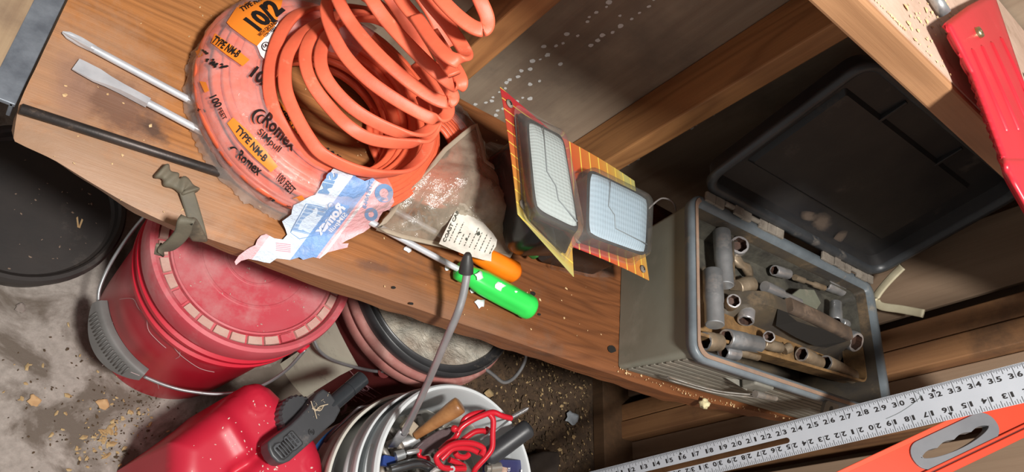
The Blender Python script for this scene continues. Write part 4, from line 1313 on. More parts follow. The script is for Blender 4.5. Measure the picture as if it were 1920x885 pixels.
# hooked rubber strap hanging over the front edge
M_strap = pm('grey_green_rubber', (0.155, 0.135, 0.095), (0.10, 0.09, 0.065), 22, 0.7, 0, 0.25, 0.3, (0.27, 0.21, 0.14), 16)
st = thing('rubber_strap', 'grey-green rubber strap hooked over the front edge of the plank', 'strap', P(345, 360, 'z', SH))
pts = spline([P(300, 318, 'z', .592), P(314, 330, 'z', .590), P(330, 344, 'z', .589), P(350, 350, 'z', .590), P(358, 362, 'z', .590)], 6)
mk('strap_end', MB().tube(pts, [0.0085 + .002 * math.sin(i * .9) for i in range(len(pts))], 10, prof=(1, .62), wdir=(.3, 1, .1)), M_strap, st, smooth=True)
pts = spline([P(345, 350, 'z', .588), P(352, 366, 'z', .588), Vector((.168, .386, .578)), P(352, 412, 'y', .372), P(342, 436, 'y', .366), P(326, 455, 'y', .362), P(306, 468, 'y', .360), P(291, 466, 'y', .360)], 7)
mk('strap_band', MB().tube(pts, 1.0, 12, prof=(0.0080, 0.0026), wdir=lambda t: Vector((1, 0.25, 0.1)).lerp(Vector((.5, .2, 1)), sm((t - .5) * 2))), M_strap, st, smooth=True)

# ---------------------------------------------------------------- dusty pouch with a paper slip
M_pouch = film('dusty_pouch', (0.50, 0.43, 0.33), 0.62, 0.16, 0.26, 42, 1.0, 0.34)
pz = 0.590
pp = [P(a, b, 'z', pz + h) for a, b, h in ((697, 437, 0), (718, 414, 0), (760, 355, 0.005), (800, 308, .01), (838, 276, .015), (866, 255, .02), (872, 275, .02), (882, 322, .02), (908, 345, .015), (918, 385, .01), (932, 425, .005), (948, 470, 0), (940, 488, 0), (905, 484, 0), (850, 476, 0), (790, 463, 0), (740, 452, 0))]
poly2 = [(q.x, q.y) for q in pp]
def zpouch(x, y, d):
    return 0.6070 + 0.020 * sm(d / 0.05) + (0.008 * nz(x, y, 0, 30) + .006 * abs(nz(x + y, y - x, 7, 48))) * sm(d / .02) + 0.003 * nz(x, y, 4, 90) * sm(d / .008) + 0.038 * sm((y - .50) / .07)
po = thing('dusty_pouch', 'crumpled dusty clear pouch with a torn paper slip, right of the coil', 'pouch', Vector((.44, .50, SH)))
mb = MB(); pillow(mb, poly2, zpouch, 0.600, 0.006, 0.008)
mk('pouch_film', mb, M_pouch, po, smooth=True)
mb = MB()
pts = [Vector((x, y, zpouch(x, y, 0) + .001)) for x, y in densify(poly2, .01)]
mb.tube(pts, 1.0, 6, prof=(.0035, .0012), wdir=(0.3, 1, 0), closed=True)
mk('sealed_edge', mb, film('seal', (0.60, 0.52, 0.40), 0.8, 0.3, 0.12, 60, 0.5, 0.15), po, smooth=True)
mb = MB(); random.seed(12)
for i in range(46):
    c = P(random.uniform(755, 870), random.uniform(330, 440), 'z', .598)
    L = random.uniform(.006, .02); q = random.uniform(0, 3.14)
    a = c + Vector((math.cos(q) * L, math.sin(q) * L, random.uniform(-.004, .006)))
    mb.tube([c, a], random.uniform(.0012, .0022), 6)
mk('small_screws', mb, M_chrome2, po, kind='stuff', label='handful of small metal fixings inside the pouch')
M_slip = pm('paper_slip', (0.72, 0.70, 0.62), (0.60, 0.58, 0.52), 40, 0.8, 0, 0.3, 0.15, (0.45, 0.40, 0.30), 30)
hs = lambda x, y: 0.5 * zpouch(x, y, .05) + .5 * .622 + 0.0045 + 0.003 * nz(x, y, 6, 60)
slip = [(862, 380), (872, 382), (884, 396), (896, 404), (903, 414), (912, 424), (924, 437), (932, 450), (930, 462), (922, 474), (921, 490), (905, 487), (870, 477), (846, 467), (823, 457), (838, 426)]
mb = MB(); px_sheet(mb, slip, hs, 5)
mk('paper_slip', mb, M_slip, po, smooth=True, label='white torn paper slip with black lettering')
mb = MB(); px_sheet(mb, [(888, 390), (900, 392), (908, 398), (908, 412), (898, 408), (890, 400)], hs, 5)
mk('paper_slip', mb, M_slip, po, smooth=True)
hs2 = lambda x, y: hs(x, y) + .0012
mb = MB()
px_text(mb, 'COAST CABLE', (835, 455), (866, 386), (-5, -3), hs2, 0.03)
random.seed(9)
for k in range(9):
    a = Vector((841 + k * 9.5, 455 + k * 3.0)); d = Vector((0.42, -0.9))
    L = (40, 46, 26, 30, 44, 38, 40, 34, 24)[k]; s = 3
    while s < L:
        l = random.uniform(2.5, 6)
        b0, b1 = a + d * s, a + d * min(L, s + l); n_ = Vector((.9, .42)) * .55
        mb.add([drape(*(b0 - n_), hs2), drape(*(b0 + n_), hs2), drape(*(b1 + n_), hs2), drape(*(b1 - n_), hs2)], [(0, 1, 2, 3)])
        s += l + random.uniform(1.2, 2.5)
for (cx, cy, r) in ((868, 391, 6), (874, 396, 5), (898, 438, 5), (863, 436, 3), (875, 448, 3)):
    px_sheet(mb, [(cx + r * random.uniform(.4, 1.2) * math.cos(k), cy + r * random.uniform(.4, 1.1) * math.sin(k)) for k in range(6)], hs2, 6)
mk('slip_lettering', mb, flat('faded_ink', (0.07, 0.075, 0.06), 0.7), po)

# ---------------------------------------------------------------- black work lamp in crumpled clear bag (left of the two carded lamps)
M_gbl = pm('glossy_black', (0.018, 0.017, 0.016), (0.03, 0.028, 0.026), 10, 0.25, 0, 0.05, 0.15, (0.08, 0.07, 0.055), 8)
bl = thing('black_housing', 'black lamp housing wrapped in crumpled clear film under the tilted red card', 'lamp', Vector((.55, .56, SH)))
def rbox(mb, c, size, r, R=None, n=4, taper=1.0):
    R = R or Matrix.Identity(3)
    lo = [(x, y) for x, y in rounded(size[0], size[1], r, n)]
    def L(k, z): return [Vector(c) + R @ Vector((x * k, y * k, z)) for x, y in lo]
    h = size[2] / 2; e = min(r * .5, h * .6)
    return loft(mb, [L(.93 * taper, -h), L(taper, -h + e), L(1, h - e), L(.93, h)], True, True)
Rk = Matrix.Rotation(0.35, 3, 'Z')
mb = MB(); rbox(mb, (.585, .580, .658), (.115, .16, .062), .02, Rk)
mk('housing', mb, M_gbl, bl, smooth=True, auto=40)
mb = MB(); rbox(mb, P(985, 462, 'z', .612), (.05, .012, .012), .004, Matrix.Rotation(-.35, 3, 'Z')); mk('green_insert', mb, pm('dull_green', (.03, .16, .03), None, 20, .5), bl, smooth=True)
mb = MB()
pb = [P(a, b, 'z', .60) for a, b in ((893, 300), (905, 270), (930, 258), (960, 270), (1040, 300), (1090, 420), (1150, 470), (1160, 516), (1110, 514), (1060, 505), (990, 490), (940, 470), (915, 420), (893, 360))]
pb2 = [(q.x, q.y) for q in pb]
def zbag(x, y, d):
    q = Rk.transposed() @ Vector((x - .575, y - .575, 0))
    k = sm((.078 - abs(q.x)) / .03) * sm((.10 - abs(q.y)) / .03)
    return .588 + .01 * sm(d / .02) + k * .076 + .007 * nz(x, y, 3, 30) + .003 * nz(x, y, 1, 80)
pillow(mb, pb2, zbag, .585, .006, .009, skirt=False)
mk('clear_film', mb, film('crumpled_film', (0.80, 0.80, 0.80), 0.05, 0.10, 0.07, 30, 1.0, 0.30), bl, smooth=True)

# carded work lamps
def onplane(px, py, O, n_, h):
    r = ROT.transposed() @ Vector(((px - 960) / FPX, (py - 442.5) / FPX, 1.0))
    return CAM + r * ((O + n_ * h - CAM).dot(n_) / r.dot(n_))
def qmap(Q):
    """bilinear patch; Q = bottom-left, bottom-right, top-right, top-left"""
    def f(a, b): return Q[0] * (1 - a) * (1 - b) + Q[1] * a * (1 - b) + Q[2] * a * b + Q[3] * (1 - a) * b
    return f
def grow(Q, k, d=Vector((0, 0, 0))):
    c = sum(Q, Vector()) / 4
    return [c + (q - c) * k + d for q in Q]
def carded(name, label, CQ, HQ, LQ, BQ, TQ, stepline, seed, bow=.003):
    """CQ card corners, HQ foot of the lamp, LQ lens, BQ foot of the blister, TQ its face"""
    card = qmap(CQ)
    n_ = (CQ[1] - CQ[0]).cross(CQ[3] - CQ[0]).normalized()
    if (CAM - CQ[0]).dot(n_) < 0: n_ = -n_
    lu, lv = (CQ[1] - CQ[0]).length, (CQ[3] - CQ[0]).length
    t = thing(name, label, 'lamp', sum(CQ, Vector()) / 4)
    m, nt, bs = newmat('card_print_' + str(seed))
    at = nt.nodes.new('ShaderNodeAttribute'); at.attribute_name = 'cuv'
    sp = nt.nodes.new('ShaderNodeSeparateXYZ'); nt.links.new(at.outputs['Vector'], sp.inputs[0])
    grad = ramp(nt, sp.outputs[0], [(0.0, (0.50, 0.035, 0.045)), (0.35, (0.55, 0.08, 0.04)), (0.72, (0.62, 0.24, 0.05)), (0.93, (0.56, 0.38, 0.09)), (1.0, (0.50, 0.46, 0.16))])
    ma = nt.nodes.new('ShaderNodeMath'); ma.operation = 'MULTIPLY_ADD'; ma.inputs[1].default_value = 11.0
    mb_ = nt.nodes.new('ShaderNodeMath'); mb_.operation = 'MULTIPLY'; mb_.inputs[1].default_value = -4.0 if seed == 2 else 1.0
    nt.links.new(sp.outputs[1], mb_.inputs[0]); nt.links.new(sp.outputs[0], ma.inputs[0]); nt.links.new(mb_.outputs[0], ma.inputs[2])
    fr = nt.nodes.new('ShaderNodeMath'); fr.operation = 'FRACT'; nt.links.new(ma.outputs[0], fr.inputs[0])
    k = ramp(nt, fr.outputs[0], [(0.0, 1.0), (0.10, 0.0)], 'CONSTANT')
    nt.links.new(mixc(nt, k, grad, (0.85, 0.62, 0.10)), bs.inputs['Base Color'])
    bs.inputs['Roughness'].default_value = 0.35
    hol = [[(cx + .0045 * math.cos(k * .785), cy + .0045 * math.sin(k * .785)) for k in range(8)] for cx, cy in ((.020, .013), (lu - .020, .013))]
    Vc, Fc, _ = cdt(densify([(0, 0), (lu, 0), (lu, lv), (0, lv)], .02), hol, .02)
    mb = MB()
    mb.add([card(a / lu, b / lv) + n_ * (bow * math.sin(math.pi * a / lu) - bow) for a, b in Vc], Fc)
    o = mk('card', mb, m, t, thick=.0008)
    at = o.data.attributes.new('cuv', 'FLOAT_VECTOR', 'POINT')
    for i in range(len(o.data.vertices)):
        a, b = Vc[i % len(Vc)]
        at.data[i].vector = (a / lu * (1 if seed == 1 else .8) + (0 if seed == 1 else .35) * b / lv, b / lv, 0)
    for cx, cy in ((.020, .013), (lu - .020, .013)):
        c = card(cx / lu, cy / lv)
        mk('hanger_rivet', MB().lathe([(.0025, .0), (.0062, .0), (.0062, .0018), (.0030, .0026)], 14, axisM(c, c + n_)), M_hinge, t, smooth=True)
    rr = rounded(1, 1, .13, 5, .5, .5)
    def lp(Q, d=0.0):
        f = qmap(Q); return [f(a, b) + n_ * d for a, b in rr]
    mb = MB(); loft(mb, [lp(HQ), lp([h.lerp(l, .75) for h, l in zip(HQ, LQ)]), lp(grow(LQ, 1.03))], True, True)
    mk('lamp_housing', mb, M_gbl, t, smooth=True, auto=40)
    ml, nt2, bs2 = newmat('ribbed_glass_' + str(seed))
    at2 = nt2.nodes.new('ShaderNodeAttribute'); at2.attribute_name = 'cuv'
    bs2.inputs['Base Color'].default_value = (0.50, 0.64, 0.74, 1) if seed == 2 else (0.50, 0.57, 0.56, 1)
    bs2.inputs['Roughness'].default_value = 0.25; bs2.inputs['Metallic'].default_value = 0.0
    bs2.inputs['Coat Weight'].default_value = 0.3
    wv = nt2.nodes.new('ShaderNodeTexWave'); wv.inputs['Scale'].default_value = 8.0; wv.bands_direction = 'X'; nt2.links.new(at2.outputs['Vector'], wv.inputs['Vector'])
    wv2 = nt2.nodes.new('ShaderNodeTexWave'); wv2.inputs['Scale'].default_value = 3.5; wv2.bands_direction = 'Y'; nt2.links.new(at2.outputs['Vector'], wv2.inputs['Vector'])
    ad = nt2.nodes.new('ShaderNodeMath'); ad.operation = 'ADD'; nt2.links.new(wv.outputs['Fac'], ad.inputs[0]); nt2.links.new(wv2.outputs['Fac'], ad.inputs[1])
    bump(nt2, bs2, ad.outputs[0], 0.25, 0.0015)
    f = qmap(LQ); K = 14; mb = MB()
    for i in range(K + 1):
        for j in range(K + 1):
            a, b = i / K, j / K
            # keep the corners round
            ca, cb = a - .5, b - .5
            e = min(a, 1 - a, b, 1 - b)
            kx = 1 - .06 * (2 * abs(cb)) ** 6; ky = 1 - .06 * (2 * abs(ca)) ** 6
            mb.v.append(f(.5 + ca * .95 * kx, .5 + cb * .95 * ky) + n_ * (.0008 + .004 * sm(e / .12)))
    for i in range(K):
        for j in range(K):
            q = i * (K + 1) + j; mb.f.append((q, q + 1, q + K + 2, q + K + 1))
    o = mk('lens', mb, ml, t, smooth=True, label='pale ribbed glass lens')
    at = o.data.attributes.new('cuv', 'FLOAT_VECTOR', 'POINT')
    for i in range(len(o.data.vertices)): at.data[i].vector = ((i // (K + 1)) / K, (i % (K + 1)) / K, 0)
    pts = [f(a, b) + n_ * .0052 for a, b in stepline]
    mk('lens_step', MB().tube(pts, .0008, 6), flat('step_line', (.22, .25, .26), .4), t, smooth=True)
    mb = MB(); m1 = [b.lerp(q, .9) for b, q in zip(BQ, TQ)]
    loft(mb, [lp(grow(BQ, 1.05), .0006), lp(BQ, .001), lp(grow(m1, 1.0)), lp(grow(TQ, .96)), lp(grow(TQ, .85), .0006)], False, True)
    mk('blister', mb, film('blister_' + str(seed), (0.85, 0.84, 0.80), 0.10, 0.06, 0.06, 14, 0.12, 0.30), t, smooth=True, auto=60)
    return t
# right lamp, lying on the black package with its corner over the toolbox side
O2 = P(1068, 458, 'd', .995); B2 = P(1220, 525, 'd', 1.135); C2_ = P(1192, 338, 'd', 1.215); D2_ = O2 + (C2_ - B2)
n2 = (B2 - O2).cross(C2_ - B2).normalized()
if (CAM - O2).dot(n2) < 0: n2 = -n2
lq = [onplane(*q, O2, n2, .024) for q in ((1100, 441), (1211, 480), (1216, 372), (1103, 317))]
hq = grow([q - n2 * .022 for q in lq], 1.0)
bq = grow([q - n2 * .023 for q in lq], 1.12); tq = grow([q + n2 * .008 for q in lq], 1.08)
carded('carded_lamp', 'squarer carded work lamp lying face up against the toolbox side', [O2, B2, C2_, D2_], hq, lq, bq, tq, [(.30, .95), (.28, .52), (.38, .42), (.40, .22), (.96, .16)], 2)
# left lamp on a bent card
A1_ = P(940, 162, 'd', .960); B1_ = P(973, 400, 'd', .875); C1_ = P(1078, 518, 'd', .930); D1_ = P(1056, 262, 'd', 1.06)
LQ1 = [P(1003, 395, 'd', .850), P(1086, 436, 'd', .880), P(1056, 258, 'd', .975), P(987, 222, 'd', .940)]
HQ1 = [P(985, 404, 'd', .880), P(1066, 484, 'd', .920), P(1052, 256, 'd', 1.02), P(968, 206, 'd', .952)]
BQ1 = [P(982, 408, 'd', .876), P(1068, 492, 'd', .920), P(1054, 250, 'd', 1.02), P(964, 198, 'd', .950)]
TQ1 = [P(1002, 405, 'd', .838), P(1101, 440, 'd', .865), P(1064, 246, 'd', .965), P(982, 212, 'd', .930)]
carded('carded_lamp', 'left carded work lamp standing tilted on its red corner', [A1_, B1_, C1_, D1_], [HQ1[3], HQ1[0], HQ1[1], HQ1[2]], [LQ1[3], LQ1[0], LQ1[1], LQ1[2]], [BQ1[3], BQ1[0], BQ1[1], BQ1[2]], [TQ1[3], TQ1[0], TQ1[1], TQ1[2]], [(.02, .35), (.55, .30), (.66, .48), (.80, .50), (.93, .9)], 1, .002)
# closed package the two cards rest on
mb = MB(); rbox(mb, (.700, .600, .628), (.13, .13, .085), .012, Matrix.Rotation(.15, 3, 'Z'))
mk('black_package', mb, M_gbl, None, smooth=True, auto=40, label='glossy black package underneath the two carded lamps', cat='package')
# scuffed grey wire behind the lamps, at the toolbox corner
pts = spline([P(1215, 392, 'z', .66), P(1240, 372, 'z', .67), P(1262, 380, 'z', .68), P(1266, 402, 'z', .67), P(1250, 415, 'z', .65)], 6)
mk('lamp_lead', MB().tube(pts, .0016, 6), flat('pale_lead', (.45, .42, .40), .5), None, smooth=True, label='thin pale wire curling out behind the toolbox corner', cat='wire')

# bent cream strip jammed between toolbox and right wall
pts = [P(1692, 500, 'x', 1.425), P(1668, 524, 'x', 1.43), P(1648, 548, 'x', 1.435), P(1642, 562, 'x', 1.437), P(1652, 574, 'x', 1.437), P(1690, 580, 'x', 1.437), P(1732, 588, 'x', 1.437)]
mk('cream_cable', MB().tube(spline(pts, 6), 1.0, 12, prof=(.0085, .0032), wdir=(0, 1, .15)), pm('cream_sheath', (.66, .60, .42), (.55, .48, .32), 20, .5, 0, .1, .2), None, smooth=True, label='bent cream flat cable jammed behind the right end of the toolbox', cat='cable')

# red ribbed piece lying over the upper shelf
rd = thing('red_guard', 'red ribbed plastic piece with a brass eyelet hanging off the upper shelf', 'guard', P(1840, 150, 'z', 1.2))
M_redp = pm('red_plastic', (0.54, 0.018, 0.032), (0.47, 0.015, 0.026), 10, 0.4, 0, 0.06, 0.1, (.55, .12, .10), 12)
def rq(px, py):
    # plane through the shelf top, drooping over its front edge
    p = P(px, py, 'z', 1.190)
    return p
oc = [(1768, 47), (1812, 14), (1850, -6), (1862, -8), (1885, 60), (1925, 180), (1990, 330), (2000, 470), (1925, 402), (1893, 345), (1880, 322), (1870, 290), (1845, 222), (1815, 140), (1790, 90)]
gro = [[(1818, 92), (1822, 91), (1890, 248), (1886, 250)], [(1836, 86), (1840, 84), (1912, 246), (1908, 248)], [(1854, 79), (1858, 77), (1930, 236), (1926, 238)], [(1872, 70), (1876, 69), (1950, 226), (1946, 228)]]
n0 = P(1800, 150, 'z', 1.190)
mb = MB()
V, F, _ = cdt(densify(oc, 6), (), 3.2)
def hred(px, py):
    z = 1.213
    e = dist_poly((px, py), oc)
    z -= 0.004 * (1 - sm(e / 9))
    if py > 300: z += 0.004 * math.exp(-((py - 312) / 16) ** 2)
    return z
mb = MB().add([P(x, y, 'z', hred(x, y)) for x, y in V], F)
mk('red_plate', mb, M_redp, rd, smooth=True, thick=0.004)
for g in gro:
    a_ = Vector(g[0]).lerp(Vector(g[1]), .5); b_ = Vector(g[2]).lerp(Vector(g[3]), .5)
    pts = [P(*(a_.lerp(b_, t)), 'z', 1.2145) for t in (0, .03, .5, .97, 1)]
    mk('raised_rib', MB().tube(pts, [.0008, .0022, .0024, .0022, .0008], 10, prof=(1, 1)), M_redp, rd, smooth=True)
pe = P(1832, 63, 'z', 1.2145)
mk('brass_eyelet', MB().lathe([(.0028, .003), (.0035, .0045), (.0055, .0045), (.0062, .0025), (.0062, -.004)], 20, Matrix.Translation(pe)), pm('brass', (.62, .50, .28), None, 20, .3, 1.0), rd, smooth=True)
M_side = pm('blue_grey_siding', (.50, .56, .62), (.42, .48, .54), 12, .6)
sd = thing('siding_panel', 'pale blue-grey ribbed panel in the far top right corner behind the red piece', 'panel', Vector((1.0, .7, 1.2)))
for k in range(6):
    c = P(1905, -60 + 26 * k, 'z', 1.168)
    mk('slat', MB().box((1.20, .49 + .034 * k, 1.1995), (.50, .0325, .008)), M_side, sd, bevel=.0012)
mk('steel_peg', MB().tube([P(1748, -12, 'z', 1.202), P(1772, 26, 'z', 1.202)], .006, 12), M_chrome2, None, smooth=True, label='short bright steel peg at the top edge of the upper shelf', cat='peg')
def ontop():
    if random.random() < .5:
        p = P(random.uniform(1640, 1790), random.uniform(-20, 240), 'z', 1.1955)
    else:
        p = P(random.gauss(1745, 18), random.gauss(20, 20), 'z', 1.1955)
    if p.y < .476: p.y = .484
    return p
crumbs('shelf_crumbs', 130, ontop, M_chip, 'crumbs and shavings lying on top of the upper shelf', (0.0008, 0.0024), seed=6)
# ================================================================ things on the floor
def cyl(px, py, c, r0, dr=0.0):
    """near hit of the line of sight with an upright cylinder"""
    r = ROT.transposed() @ Vector(((px - 960) / FPX, (py - 442.5) / FPX, 1.0))
    ox, oy = CAM.x - c[0], CAM.y - c[1]
    a = r.x * r.x + r.y * r.y; b = 2 * (ox * r.x + oy * r.y); cc = ox * ox + oy * oy - r0 * r0
    D = b * b - 4 * a * cc
    if D < 0: t = -b / (2 * a)
    else: t = (-b - math.sqrt(D)) / (2 * a)
    p = CAM + r * t
    if dr:
        q = Vector((p.x - c[0], p.y - c[1], 0)).normalized() * dr
        p = p + q
    return p
def at(c, z=0.0): return Matrix.Translation((c[0], c[1], z))

# ---- red bucket with its lid
RC = (0.302, 0.506)
M_red = pm('red_bucket_plastic', (0.58, 0.012, 0.035), (0.50, 0.010, 0.028), 6, 0.32, 0, 0.03, 0.08, (0.42, 0.12, 0.11), 10)
M_redd = pm('dusty_red_lid', (0.56, 0.05, 0.075), (0.55, 0.11, 0.13), 8, 0.5, 0, 0.08, 0.5, (0.56, 0.25, 0.25), 8)
M_dustpk = pm('dust_filled_pocket', (0.55, 0.30, 0.26), (0.58, 0.40, 0.33), 40, 0.9, 0, 0.4)
rb = thing('red_bucket', 'big glossy red plastic bucket with a dusty lid and a grey hand grip', 'bucket', (RC[0], RC[1], FZ))
mb = MB().lathe([(0.0001, FZ + .001), (.130, FZ + .001), (.1365, FZ + .006), (.1385, 0.02), (.1435, .22), (.1455, .262), (.1520, .264), (.1520, .272), (.1465, .275), (.1470, .290), (.1530, .292), (.1530, .300), (.1475, .303), (.148, .33)], 96, at(RC))
mk('body', mb, M_red, rb, smooth=True, auto=35)
mb = MB().lathe([(.1495, .318), (.1535, .320), (.1545, .332), (.1545, .352), (.1525, .360), (.1475, .3625), (.1425, .3600), (.1405, .353), (.1395, .3465), (.1250, .3465), (.1240, .3525), (.1215, .3535), (.1195, .3500), (.1150, .3490), (.085, .3488), (.084, .3494), (.080, .3494), (.079, .3488), (.050, .3490), (.049, .3496), (.046, .3496), (.045, .3490), (.0001, .3490)], 96, at(RC))
rlid = mk('lid', mb, M_redd, rb, smooth=True, auto=30)
def pocket(k, n, c, r0, r1, z0, z1, name, mat, par, gap=.0016):
    a0 = 2 * math.pi * k / n; a1 = 2 * math.pi * (k + 1) / n
    mb = MB(); vs = []
    for z, e in ((z0, 0), (z1, .0008)):
        for r_, sg in ((r0 + e, 1), (r1 - e, 1)):
            g = (gap + e) / r_
            for i in range(3):
                a = a0 + g + (a1 - a0 - 2 * g) * i / 2
                vs.append(Vector((c[0] + r_ * math.cos(a), c[1] + r_ * math.sin(a), z)))
    f = [(6, 7, 10, 9), (7, 8, 11, 10), (0, 1, 7, 6), (1, 2, 8, 7), (3, 9, 10, 4), (4, 10, 11, 5), (0, 6, 9, 3), (2, 5, 11, 8)]
    mb.add(vs, f)
    return mk(name, mb, mat, par)
for k in range(34):
    pocket(k, 34, RC, .1262, .1388, .3462, .3512, 'rim_block', M_dustpk if k % 7 else M_redd, rlid)
M_wire = pm('galvanised_wire', (0.46, 0.47, 0.48), (0.32, 0.33, 0.34), 30, 0.4, 0.7, 0.05, 0.15, (.35, .3, .25), 20)
def pol(c, ang, r, z): return Vector((c[0] + r * math.cos(math.radians(ang)), c[1] + r * math.sin(math.radians(ang)), z))
seq = [(-38, .160, .285), (-46, .172, .235), (-56, .174, .185), (-72, .168, .162), (-88, .163, .148), (-100, .162, .140), (-112, .163, .132)]
seq2 = [(-160, .163, .125), (-168, .163, .130), (-178, .160, .145), (172, .158, .170), (160, .158, .205), (150, .158, .245), (144, .156, .28)]
pts = spline([pol(RC, *q) for q in seq], 7) 
mk('bail_wire', MB().tube(pts, .0027, 10), M_wire, rb, smooth=True)
mk('bail_wire', MB().tube(spline([pol(RC, *q) for q in seq2], 7), .0027, 10), M_wire, rb, smooth=True)
M_grip = pm('grey_grip', (0.17, 0.165, 0.16), (0.13, 0.125, 0.12), 14, 0.55, 0, 0.1, 0.25, (.20, .17, .14), 14)
# grip: a D-shaped plate wrapped round the wire, straight ribbed side up
mb = MB(); NG = 26
for i in range(NG + 1):
    t = i / NG
    a = -113 + (-159 + 113) * t
    hz = .158 - .010 * math.cos(math.pi * (t - .5)) * 0 - 0.004
    bulge = .036 * math.sin(math.pi * min(1, max(0, (t * 0.94 + 0.03)))) ** .8
    z0 = hz - .010 - bulge
    z1 = hz + .002
    fl_ = .012 * bulge / .036
    for (r_, z) in ((.167 + fl_, z0), (.174 + fl_, z0 + .005), (.1745, z1 - .010), (.171, z1 - .002), (.166, z1), (.1575, z1 - .002), (.1535, z1 - .012), (.158 + fl_, z0 + .001)):
        mb.v.append(pol(RC, a, r_, z))
for i in range(NG):
    for k in range(8):
        mb.f.append((i * 8 + k, i * 8 + (k + 1) % 8, (i + 1) * 8 + (k + 1) % 8, (i + 1) * 8 + k))
mb.f.append(tuple(range(8))); mb.f.append(tuple(NG * 8 + k for k in range(8)))
gr = mk('hand_grip', mb, M_grip, rb, smooth=True, auto=50, label='grey ribbed plastic hand grip')
for i in range(18):
    a = -121 - 32 * i / 17
    p0, p1 = pol(RC, a, .1745, .153), pol(RC, a, .1800, .130)
    mk('grip_rib', MB().tube([p0, p1], .0013, 6), M_grip, gr, smooth=True)
for a in (-38, 143):
    p0 = pol(RC, a, .146, .285); p1 = pol(RC, a, .160, .285)
    mk('bail_ear', MB().tube([p0, p1], [.014, .010], 14), M_red, rb, smooth=True, auto=40)
M_web = flat('cobweb_thread', (0.55, 0.42, 0.42), 0.9)
mb = MB()
for pl in ([(225, 561), (250, 560), (262, 580), (285, 600), (310, 630), (330, 655), (345, 670), (375, 690), (402, 697)],
           [(276, 600), (280, 620), (298, 640), (312, 652)], [(335, 645), (338, 665), (330, 672)], [(205, 681), (230, 690), (262, 704), (292, 715), (298, 728)]):
    mb.tube(spline([cyl(a, b, RC, .147, .0006) for a, b in pl], 4), .00035, 4)
mb.tube(spline([cyl(a, b, RC, .1735, .001) for a, b in ((193, 685), (205, 680), (230, 690), (262, 703))], 4), .0007, 4)
mk('cobweb', mb, M_web, rb, kind='stuff')
# raised dust-caught letters on the lid
mb = MB()
hl_ = lambda x, y: .3497
px_text(mb, 'WARNING', (545, 505), (572, 498), (-2, -6), hl_, 0.0)
mk('moulded_word', mb, M_dustpk, rlid)
random.seed(21)
def onlid():
    a = random.uniform(0, 6.28); r = .122 * math.sqrt(random.random())
    return Vector((RC[0] + r * math.cos(a), RC[1] + r * math.sin(a), .350))
crumbs('lid_dust', 60, onlid, pm('pale_dust', (.6, .42, .36), None, 30, .9), 'specks of sawdust lying on the red bucket lid', (.0006, .0016), seed=22)

# ---- black pan, lower left
BC = (0.016, 0.612)
M_tub = pm('dark_tub', (0.030, 0.028, 0.028), (0.045, 0.038, 0.035), 7, 0.5, 0, 0.15, 0.28, (0.11, 0.085, 0.07), 7)
tub = thing('black_tub', 'dark shallow round tub with a dusty flat lid in the shade under the plank end', 'tub', (BC[0], BC[1], FZ))
mk('body', MB().lathe([(.0001, FZ + .001), (.112, FZ + .001), (.118, FZ + .006), (.132, .046), (.136, .048)], 64, at(BC)), M_tub, tub, smooth=True, auto=35)
tlid = mk('lid', MB().lathe([(.134, .046), (.1395, .048), (.1405, .060), (.1375, .066), (.131, .066), (.127, .062), (.124, .050), (.119, .046), (.0001, .046)], 64, at(BC)), M_tub, tub, smooth=True, auto=30)
mb = MB()
vs = [P(a, b, 'z', .0475) for a, b in ((146, 406), (148, 424), (153, 410), (156, 412), (150, 428), (145, 426), (143, 408))]
mb.add(vs, [tuple(range(7))]); mk('pale_shaving', mb, M_chip, None, label='curled pale wood shaving lying on the dark tub lid', cat='shaving', thick=.0006)
random.seed(31)
def ontub():
    a = random.uniform(0, 6.28); r = .115 * math.sqrt(random.random())
    return Vector((BC[0] + r * math.cos(a), BC[1] + r * math.sin(a), .047))
crumbs('tub_dust', 40, ontub, pm('brown_dust', (.28, .20, .15), None, 30, .9), 'brown specks and shavings on the dark tub lid', (.0008, .0022), seed=32)

# ---- maroon tub under the plank
MC = (0.650, 0.588)
M_mar = pm('maroon_plastic', (0.165, 0.030, 0.027), (0.13, 0.022, 0.022), 8, 0.4, 0, 0.05, 0.12, (0.30, 0.12, 0.10), 10)
M_mard = pm('dusty_maroon', (0.33, 0.115, 0.10), (0.42, 0.20, 0.17), 16, 0.7, 0, 0.2, 0.35, (0.48, 0.29, 0.25), 16)
mt = thing('maroon_tub', 'large maroon tub with a black-rimmed cloudy lid, half under the plank', 'tub', (MC[0], MC[1], FZ))
mk('body', MB().lathe([(.0001, FZ + .001), (.155, FZ + .001), (.160, 0.0), (.171, .235), (.172, .262)], 96, at(MC)), M_mar, mt, smooth=True, auto=35)
mk('rim_flange', MB().lathe([(.171, .255), (.182, .257), (.1855, .262), (.1860, .276), (.183, .281), (.179, .283)], 96, at(MC)), M_mard, mt, smooth=True)
mk('rim_flange', MB().lathe([(.176, .282), (.1825, .285), (.1840, .296), (.180, .302), (.174, .304), (.170, .300)], 96, at(MC)), M_mard, mt, smooth=True)
M_blkr = pm('black_ring', (0.03, 0.03, 0.032), (0.05, 0.05, 0.052), 12, 0.35, 0, 0.05, 0.15, (.2, .17, .14), 14)
mk('black_ring', MB().lathe([(.1735, .300), (.1755, .318), (.1735, .326), (.170, .328), (.167, .322), (.161, .319), (.158, .324), (.155, .3245), (.152, .314)], 96, at(MC)), M_blkr, mt, smooth=True, auto=60)
